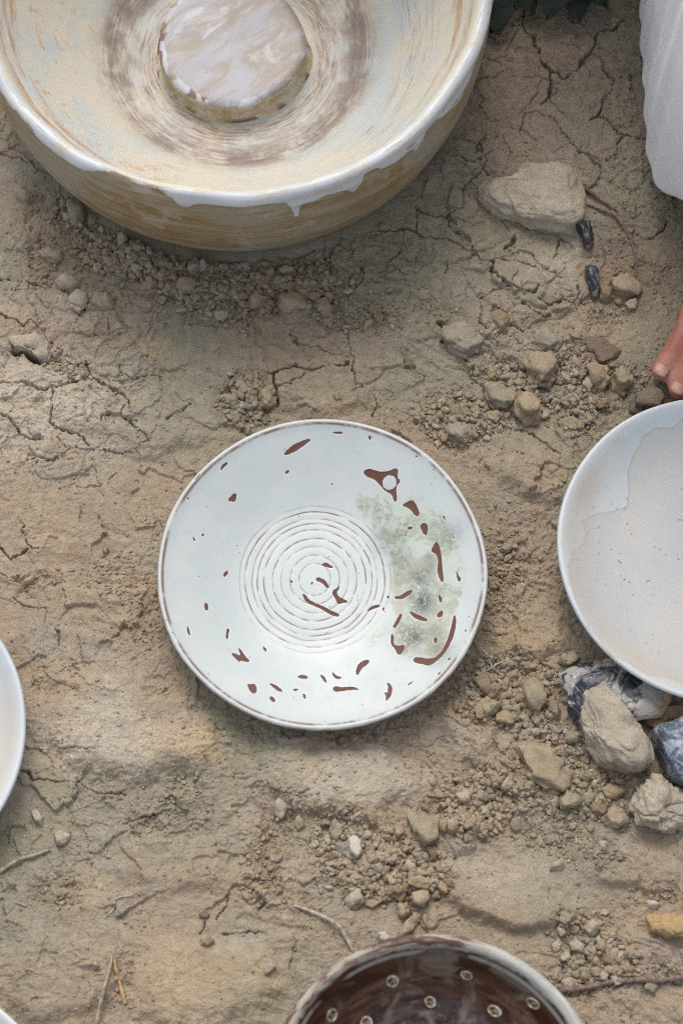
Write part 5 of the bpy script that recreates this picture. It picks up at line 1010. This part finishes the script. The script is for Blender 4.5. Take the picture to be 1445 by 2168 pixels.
sprig2 = empty('leafy_sprig', (*G(1200, -70, 0)[:2], 0)); tag(sprig2, 'second sprig of dark leaves at the top edge, nearer the dress', 'plant')
for (px, py, z, sc, rz) in ((1185, -55, .035, .040, -PI / 2 - .3), (1208, -52, .030, .040, -PI / 2 + .2), (1225, -80, .04, .045, -PI / 2 + .6)):
    p = G(px, py, z); o = bpy.data.objects.new('leaf', lf); C.objects.link(o); o.parent = sprig2; o.location = (p[0] - sprig2.location.x, p[1] - sprig2.location.y, z); o.scale = (sc,) * 3; o.rotation_euler = (0, .15, rz)
tube('stem', [(0, 0, 0), (.002, .004, .02), (0, .012, .045)], [.002, .0015, .001], sm.m, None, None, 6, None, sprig2)

# ------------------------------------------------------------------ PERSON squatting at the right, in a white dress
def capsule(a, b, ra, rb, n=20, k=6):
    a = np.array(a, float); b = np.array(b, float); t = b - a; L = np.linalg.norm(t); t = t / (L + 1e-9)
    up = np.array([0, 0, 1.]) if abs(t[2]) < .9 else np.array([1., 0, 0]); s_ = np.cross(t, up); s_ /= np.linalg.norm(s_); u_ = np.cross(s_, t)
    rings = []
    for i in range(k): ph = -PI / 2 + PI / 2 * (i + .5) / k; rings.append((a + t * ra * math.sin(ph), ra * math.cos(ph)))
    for i in range(1, 6): w_ = i / 6; rings.append((a + (b - a) * w_, ra + (rb - ra) * w_))
    for i in range(k): ph = PI / 2 * (i + .5) / k; rings.append((b + t * rb * math.sin(ph), rb * math.cos(ph)))
    V_ = [a - t * ra]; 
    for c_, r_ in rings:
        for j in range(n): an = 2 * PI * j / n; V_.append(c_ + (s_ * math.cos(an) + u_ * math.sin(an)) * r_)
    V_.append(b + t * rb); F_ = []; m_ = len(rings)
    for j in range(n):
        F_.append((0, 1 + (j + 1) % n, 1 + j)); e = 1 + (m_ - 1) * n; F_.append((e + j, e + (j + 1) % n, len(V_) - 1))
    for i in range(m_ - 1):
        for j in range(n):
            p = 1 + i * n + j; q = 1 + i * n + (j + 1) % n; F_.append((p, q, q + n)); F_.append((p, q + n, p + n))
    return np.array(V_), np.array(F_)
caps = []
def cap(a, b, ra, rb): caps.append((tuple(a), tuple(b), ra, rb))
def W3(px, py, z): p = G(px, py, z); return (p[0], p[1], z)
def foot(toes, heel, ankle, mirror=False):
    # toes: list of (base, knuckle, tip, radius)
    for bs, kn, tp, r in toes:
        cap(bs, kn, r * 1.15, r * .92); cap(kn, tp, r * .92, r * 1.0); cap(tp, (tp[0], tp[1], tp[2]), r * 1.02, r * 1.02)
        mid = tuple(.45 * np.array(bs) + .55 * np.array(ankle)); mid = (mid[0], mid[1], .035 + .3 * (mid[2] - .035))
        cap(bs, mid, r * 1.45, .022); cap(mid, ankle, .022, .030)
    cap(heel, ankle, .027, .034); cap(heel, toes[0][0], .023, .014); cap(heel, toes[-1][0], .022, .015)
RT = [(W3(1470, 668, .020), W3(1428, 738, .020), W3(1401, 784, .0125), .0096), (W3(1512, 690, .022), W3(1468, 765, .021), W3(1436, 822, .0120), .0094),
      (W3(1565, 715, .022), W3(1520, 795, .022), W3(1482, 862, .0110), .0092), (W3(1605, 715, .023), W3(1568, 800, .023), W3(1535, 885, .0115), .0096), (W3(1655, 705, .022), W3(1628, 800, .022), W3(1600, 885, .015), .0130)]
ra = W3(1640, 400, .075); rh = W3(1665, 350, .030)
foot(RT, rh, ra)
cx_m = .50   # mirror plane of the body
def mir(p): return (2 * cx_m - p[0], p[1], p[2])
foot([(mir(b_), mir(k_), mir(t_), r_) for b_, k_, t_, r_ in RT], mir(rh), mir(ra))
for sgn in (0, 1):
    g_ = (lambda p: p) if sgn == 0 else mir
    knee = g_((.325, .20, .43)); hip = g_((.42, .56, .25)); an = g_(ra)
    calf = tuple(np.array(an) * .45 + np.array(knee) * .55 + np.array([0, .03, 0]))
    cap(an, calf, .034, .052); cap(calf, knee, .052, .052); cap(knee, hip, .054, .085)
    sh = g_((.35, .46, .70)); el = g_((.285, .28, .54)); wr = g_((.36, .10, .45)); cap(sh, el, .043, .036); cap(el, wr, .036, .024)
    hnd = g_((.385, .055, .435)); cap(wr, hnd, .024, .030); cap(g_((.37, .075, .44)), g_((.40, .045, .435)), .022, .024)
    for q in range(4):
        b0 = g_((.375 + .016 * q, .045 + .003 * q, .432)); b1 = g_((.383 + .016 * q, .015 + .004 * (q == 3), .420)); b2 = g_((.388 + .015 * q, .000 + .006 * abs(q - 1.5), .398)); cap(b0, b1, .0095, .0085); cap(b1, b2, .0085, .0072)
    cap(g_((.375, .085, .425)), g_((.405, .075, .405)), .011, .010); cap(g_((.405, .075, .405)), g_((.425, .055, .395)), .010, .0085)
cap((.50, .58, .26), (.50, .52, .45), .125, .105); cap((.50, .52, .45), (.50, .46, .64), .105, .115); cap((.39, .46, .68), (.61, .46, .68), .055, .055)
cap((.50, .46, .68), (.50, .42, .80), .055, .048); cap((.50, .405, .87), (.50, .42, .92), .070, .085); cap((.50, .350, .84), (.50, .375, .87), .040, .055)
cap((.50, .322, .885), (.50, .333, .905), .012, .008); cap((.412, .415, .885), (.412, .42, .905), .012, .014); cap((.588, .415, .885), (.588, .42, .905), .012, .014)
cap((.482, .326, .855), (.518, .326, .855), .007, .007)
VV = []; FF = []; off = 0
for c_ in caps: v, f = capsule(*c_); VV.append(v); FF.append(f + off); off += len(v)
raw = mesh_from('person_raw', np.concatenate(VV), np.concatenate(FF)); tmp = bpy.data.objects.new('tmp', raw); C.objects.link(tmp)
md = tmp.modifiers.new('r', 'REMESH'); md.mode = 'VOXEL'; md.voxel_size = .0034; md.use_smooth_shade = True
m2 = tmp.modifiers.new('s', 'SMOOTH'); m2.factor = .5; m2.iterations = 3
dg = bpy.context.evaluated_depsgraph_get(); bodym = bpy.data.meshes.new_from_object(tmp.evaluated_get(dg)); bpy.data.objects.remove(tmp)
for a_ in bodym.polygons: pass
bodym.polygons.foreach_set('use_smooth', np.ones(len(bodym.polygons), bool))
person = empty('person', (cx_m, .35, 0)); tag(person, 'person squatting barefoot in a long white dress at the right edge', 'person')
sk = M('skin', .5, .4); sco = sk.coord('Object')
c = sk.mix(sk.mr(sk.noise(sco, 40, 4, .6), .35, .65), srgb(190, 134, 116), srgb(170, 106, 92))
c = sk.mix(sk.op('MULTIPLY', sk.mr(sk.noise(sco, 500, 3, .8), .56, .66), .35), c, srgb(202, 170, 146)); sk.color(c)
sk.b.inputs['Subsurface Weight'].default_value = .12; sk.b.inputs['Subsurface Radius'].default_value = (.006, .002, .001); sk.b.inputs['Subsurface Scale'].default_value = .5
sk.bump(sk.op('ADD', sk.noise(sco, 300, 4, .7), sk.op('MULTIPLY', sk.noise(sk.mapv(sco, (1, 3, 1)), 120, 3), 1.2)), .35, .0008)
bodym.materials.clear(); body = link('body', bodym, sk.m, person); body.location = (-cx_m, -.35, 0)
nm_ = M('toenail', .45, .4); nco = nm_.coord('Object'); nm_.color(nm_.mix(nm_.mr(nm_.noise(nco, 300, 2), .4, .6), srgb(204, 160, 144), srgb(190, 140, 124)))
def nail(bs, tp, r):
    d_ = np.array(tp) - np.array(bs); d_[2] = 0; d_ /= np.linalg.norm(d_); s_ = np.array([-d_[1], d_[0], 0]); V_ = []; F_ = []
    for i in range(7):
        for j in range(7):
            u_ = (i / 6 - .5) * 2; w_ = (j / 6 - .5) * 2; k = math.sqrt(max(0, 1 - .35 * w_ * w_ - .0 * u_ * u_))
            V_.append(d_ * (u_ * r * .62 * (1 - .25 * w_ * w_)) + s_ * w_ * r * .62 + np.array([0, 0, r * (.98 * math.sqrt(1 - .30 * w_ * w_ - .22 * max(0, u_) ** 2) + .015)]))
    for i in range(6):
        for j in range(6): F_.append((i * 7 + j, (i + 1) * 7 + j, (i + 1) * 7 + j + 1, i * 7 + j + 1))
    me = mesh_from('toenail', V_, F_); o = link('toenail', me, nm_.m, body, tuple(np.array(tp) + d_ * r * .35)); md = o.modifiers.new('t', 'SOLIDIFY'); md.thickness = .0006; return o
for bs, kn, tp, r in RT: nail(kn, tp, r)
for bs, kn, tp, r in RT: nail(mir(kn), mir(tp), r)
# dress
hemL = [G(px, py, .05)[:2] for px, py in ((1352, -120), (1354, -40), (1356, 60), (1360, 150), (1363, 230), (1369, 305), (1378, 362), (1394, 398), (1430, 420), (1520, 430), (1620, 434))]
xs = [tuple(p) for p in hemL]; fy = xs[-1][1]
right = [(2 * cx_m - x_, y_) for x_, y_ in xs][::-1]
back = [(.72, .74), (.60, .80), (.50, .815), (.40, .80), (.28, .74)]
hem = np.array(xs + right + back)
def resample(P, n):
    P = np.vstack([P, P[:1]]); d_ = np.r_[0, np.cumsum(np.hypot(*(P[1:] - P[:-1]).T))]; t = np.linspace(0, d_[-1], n, endpoint=False)
    q = np.stack([np.interp(t, d_, P[:, 0]), np.interp(t, d_, P[:, 1])], 1)
    for _ in range(6): q = (np.roll(q, 1, 0) + 2 * q + np.roll(q, -1, 0)) / 4
    return q
NN = 420; hemq = resample(hem, NN)
ctr = np.array([cx_m, .50]); dirs = hemq - ctr; 
def ell(cx, cy, rx, ry): 
    a = np.arctan2(dirs[:, 1] / ry, dirs[:, 0] / rx); return np.stack([cx + rx * np.cos(a), cy + ry * np.sin(a)], 1)
kneel = resample(np.array([(.262, .20), (.30, .13), (.37, .13), (.44, .20), (.50, .22), (.56, .20), (.63, .13), (.70, .13), (.738, .20), (.74, .40), (.68, .66), (.58, .74), (.50, .75), (.42, .74), (.32, .66), (.26, .40)]), NN)
# align knee loop with hem loop by angle
def align(loop):
    a0 = math.atan2(*(hemq[0] - ctr)[::-1]); an = np.arctan2(loop[:, 1] - ctr[1], loop[:, 0] - ctr[0]); i = int(np.argmin(np.abs(np.angle(np.exp(1j * (an - a0)))))); loop = np.roll(loop, -i, 0)
    if np.sign(np.cross(hemq[5] - hemq[0], ctr - hemq[0])) != np.sign(np.cross(loop[5] - loop[0], ctr - loop[0])): loop = np.roll(loop[::-1], 1, 0)
    return loop
kneel = align(kneel)
inn = ctr + (hemq - ctr) * .93
LV = [(inn, .034), (ctr + (hemq - ctr) * .985, .036), (hemq, .046), (hemq * .97 + kneel * .03, .062), (hemq * .88 + kneel * .12, .11), (hemq * .68 + kneel * .32, .20), (hemq * .4 + kneel * .6, .31), (hemq * .12 + kneel * .88, .41), (ctr + (kneel - ctr) * .92, .475), (ell(.5, .47, .20, .22), .51), (ell(.5, .48, .150, .135), .56), (ell(.5, .46, .145, .120), .64), (ell(.5, .46, .155, .085), .71), (ell(.5, .45, .09, .07), .755), (ell(.5, .44, .065, .06), .765)]
rows = []
lev = np.linspace(0, len(LV) - 1, 90)
for l in lev:
    i = min(int(l), len(LV) - 2); t = l - i; A_, za = LV[i]; B_, zb_ = LV[i + 1]; q = A_ * (1 - t) + B_ * t; z_ = za * (1 - t) + zb_ * t
    k_ = np.arange(NN) * 2 * PI / NN; amp = .0018 * sstep(1.5, 5, l) * (1 - sstep(8, 12, l))
    fold = amp * (np.sin(k_ * 23 + 1.2 * np.sin(l * .6)) + .7 * np.sin(k_ * 41 + l * .5)) + .0012 * np.sin(k_ * 60 + l)
    dn = q - ctr; dn = dn / (np.linalg.norm(dn, axis=1)[:, None] + 1e-9); q = q + dn * fold[:, None]
    sagz = z_ + (.0025 * np.sin(k_ * 17) if l < 3 else 0) * np.ones(NN)
    rows.append(np.column_stack([q, sagz]))
R_ = np.array(rows); ii = np.arange(len(rows) * NN).reshape(len(rows), NN)
fq = np.stack([ii[:-1], ii[1:], np.roll(ii, -1, 1)[1:], np.roll(ii, -1, 1)[:-1]], -1).reshape(-1, 4)
R_ = R_.reshape(-1, 3) - np.array([cx_m, .35, 0])
dm = mesh_from('dress', R_, fq)
wv = M('white_linen', .85, .2); dco = wv.coord('Object')
wv.color(wv.mix(wv.mr(wv.noise(dco, 12, 3), .4, .6), srgb(240, 240, 243), srgb(236, 236, 240)))
weave = wv.op('ADD', wv.noise(wv.mapv(dco, (60, 60, 700)), 1, 2), wv.noise(wv.mapv(dco, (700, 700, 60)), 1, 2)); wv.bump(wv.op('ADD', weave, wv.op('MULTIPLY', wv.noise(wv.mapv(dco, (6, 6, 50)), 1, 3), 2.5)), .5, .0012)
dress = link('dress', dm, wv.m, person); md = dress.modifiers.new('t', 'SOLIDIFY'); md.thickness = .0015; md.offset = 1
# hair: a bun and a cap over the skull
hv, hf = ICO[4]; hr = hv * np.array([.093, .098, .098]); hr[:, 2] = np.where(hr[:, 1] < -.03, np.maximum(hr[:, 2], .02), hr[:, 2]); hr += (n3(hr, .02, 3) * .004)[:, None] * hv
bv, bf = ICO[3]; bn = bv * np.array([.042, .038, .04]) + np.array([0, .095, .03])
hm_ = mesh_from('hair', np.vstack([hr, bn]) + np.array([0, .432 - .35, .935]), np.vstack([hf, bf + len(hr)])); hmat = M('brown_hair', .5, .4); hc_ = hmat.coord('Object'); hmat.color(hmat.mix(hmat.noise(hmat.mapv(hc_, (300, 300, 20)), 1, 3), (.03, .018, .01), (.09, .05, .03))); link('hair', hm_, hmat.m, person)
em = M('eye', .2, .5); em.color((.02, .015, .01))
for sx in (-.03, .03):
    v_ = ICO[2][0] * np.array([.011, .007, .008]); link('eye', mesh_from('eye', v_, ICO[2][1]), em.m, person, (sx, .322 - .35, .905))
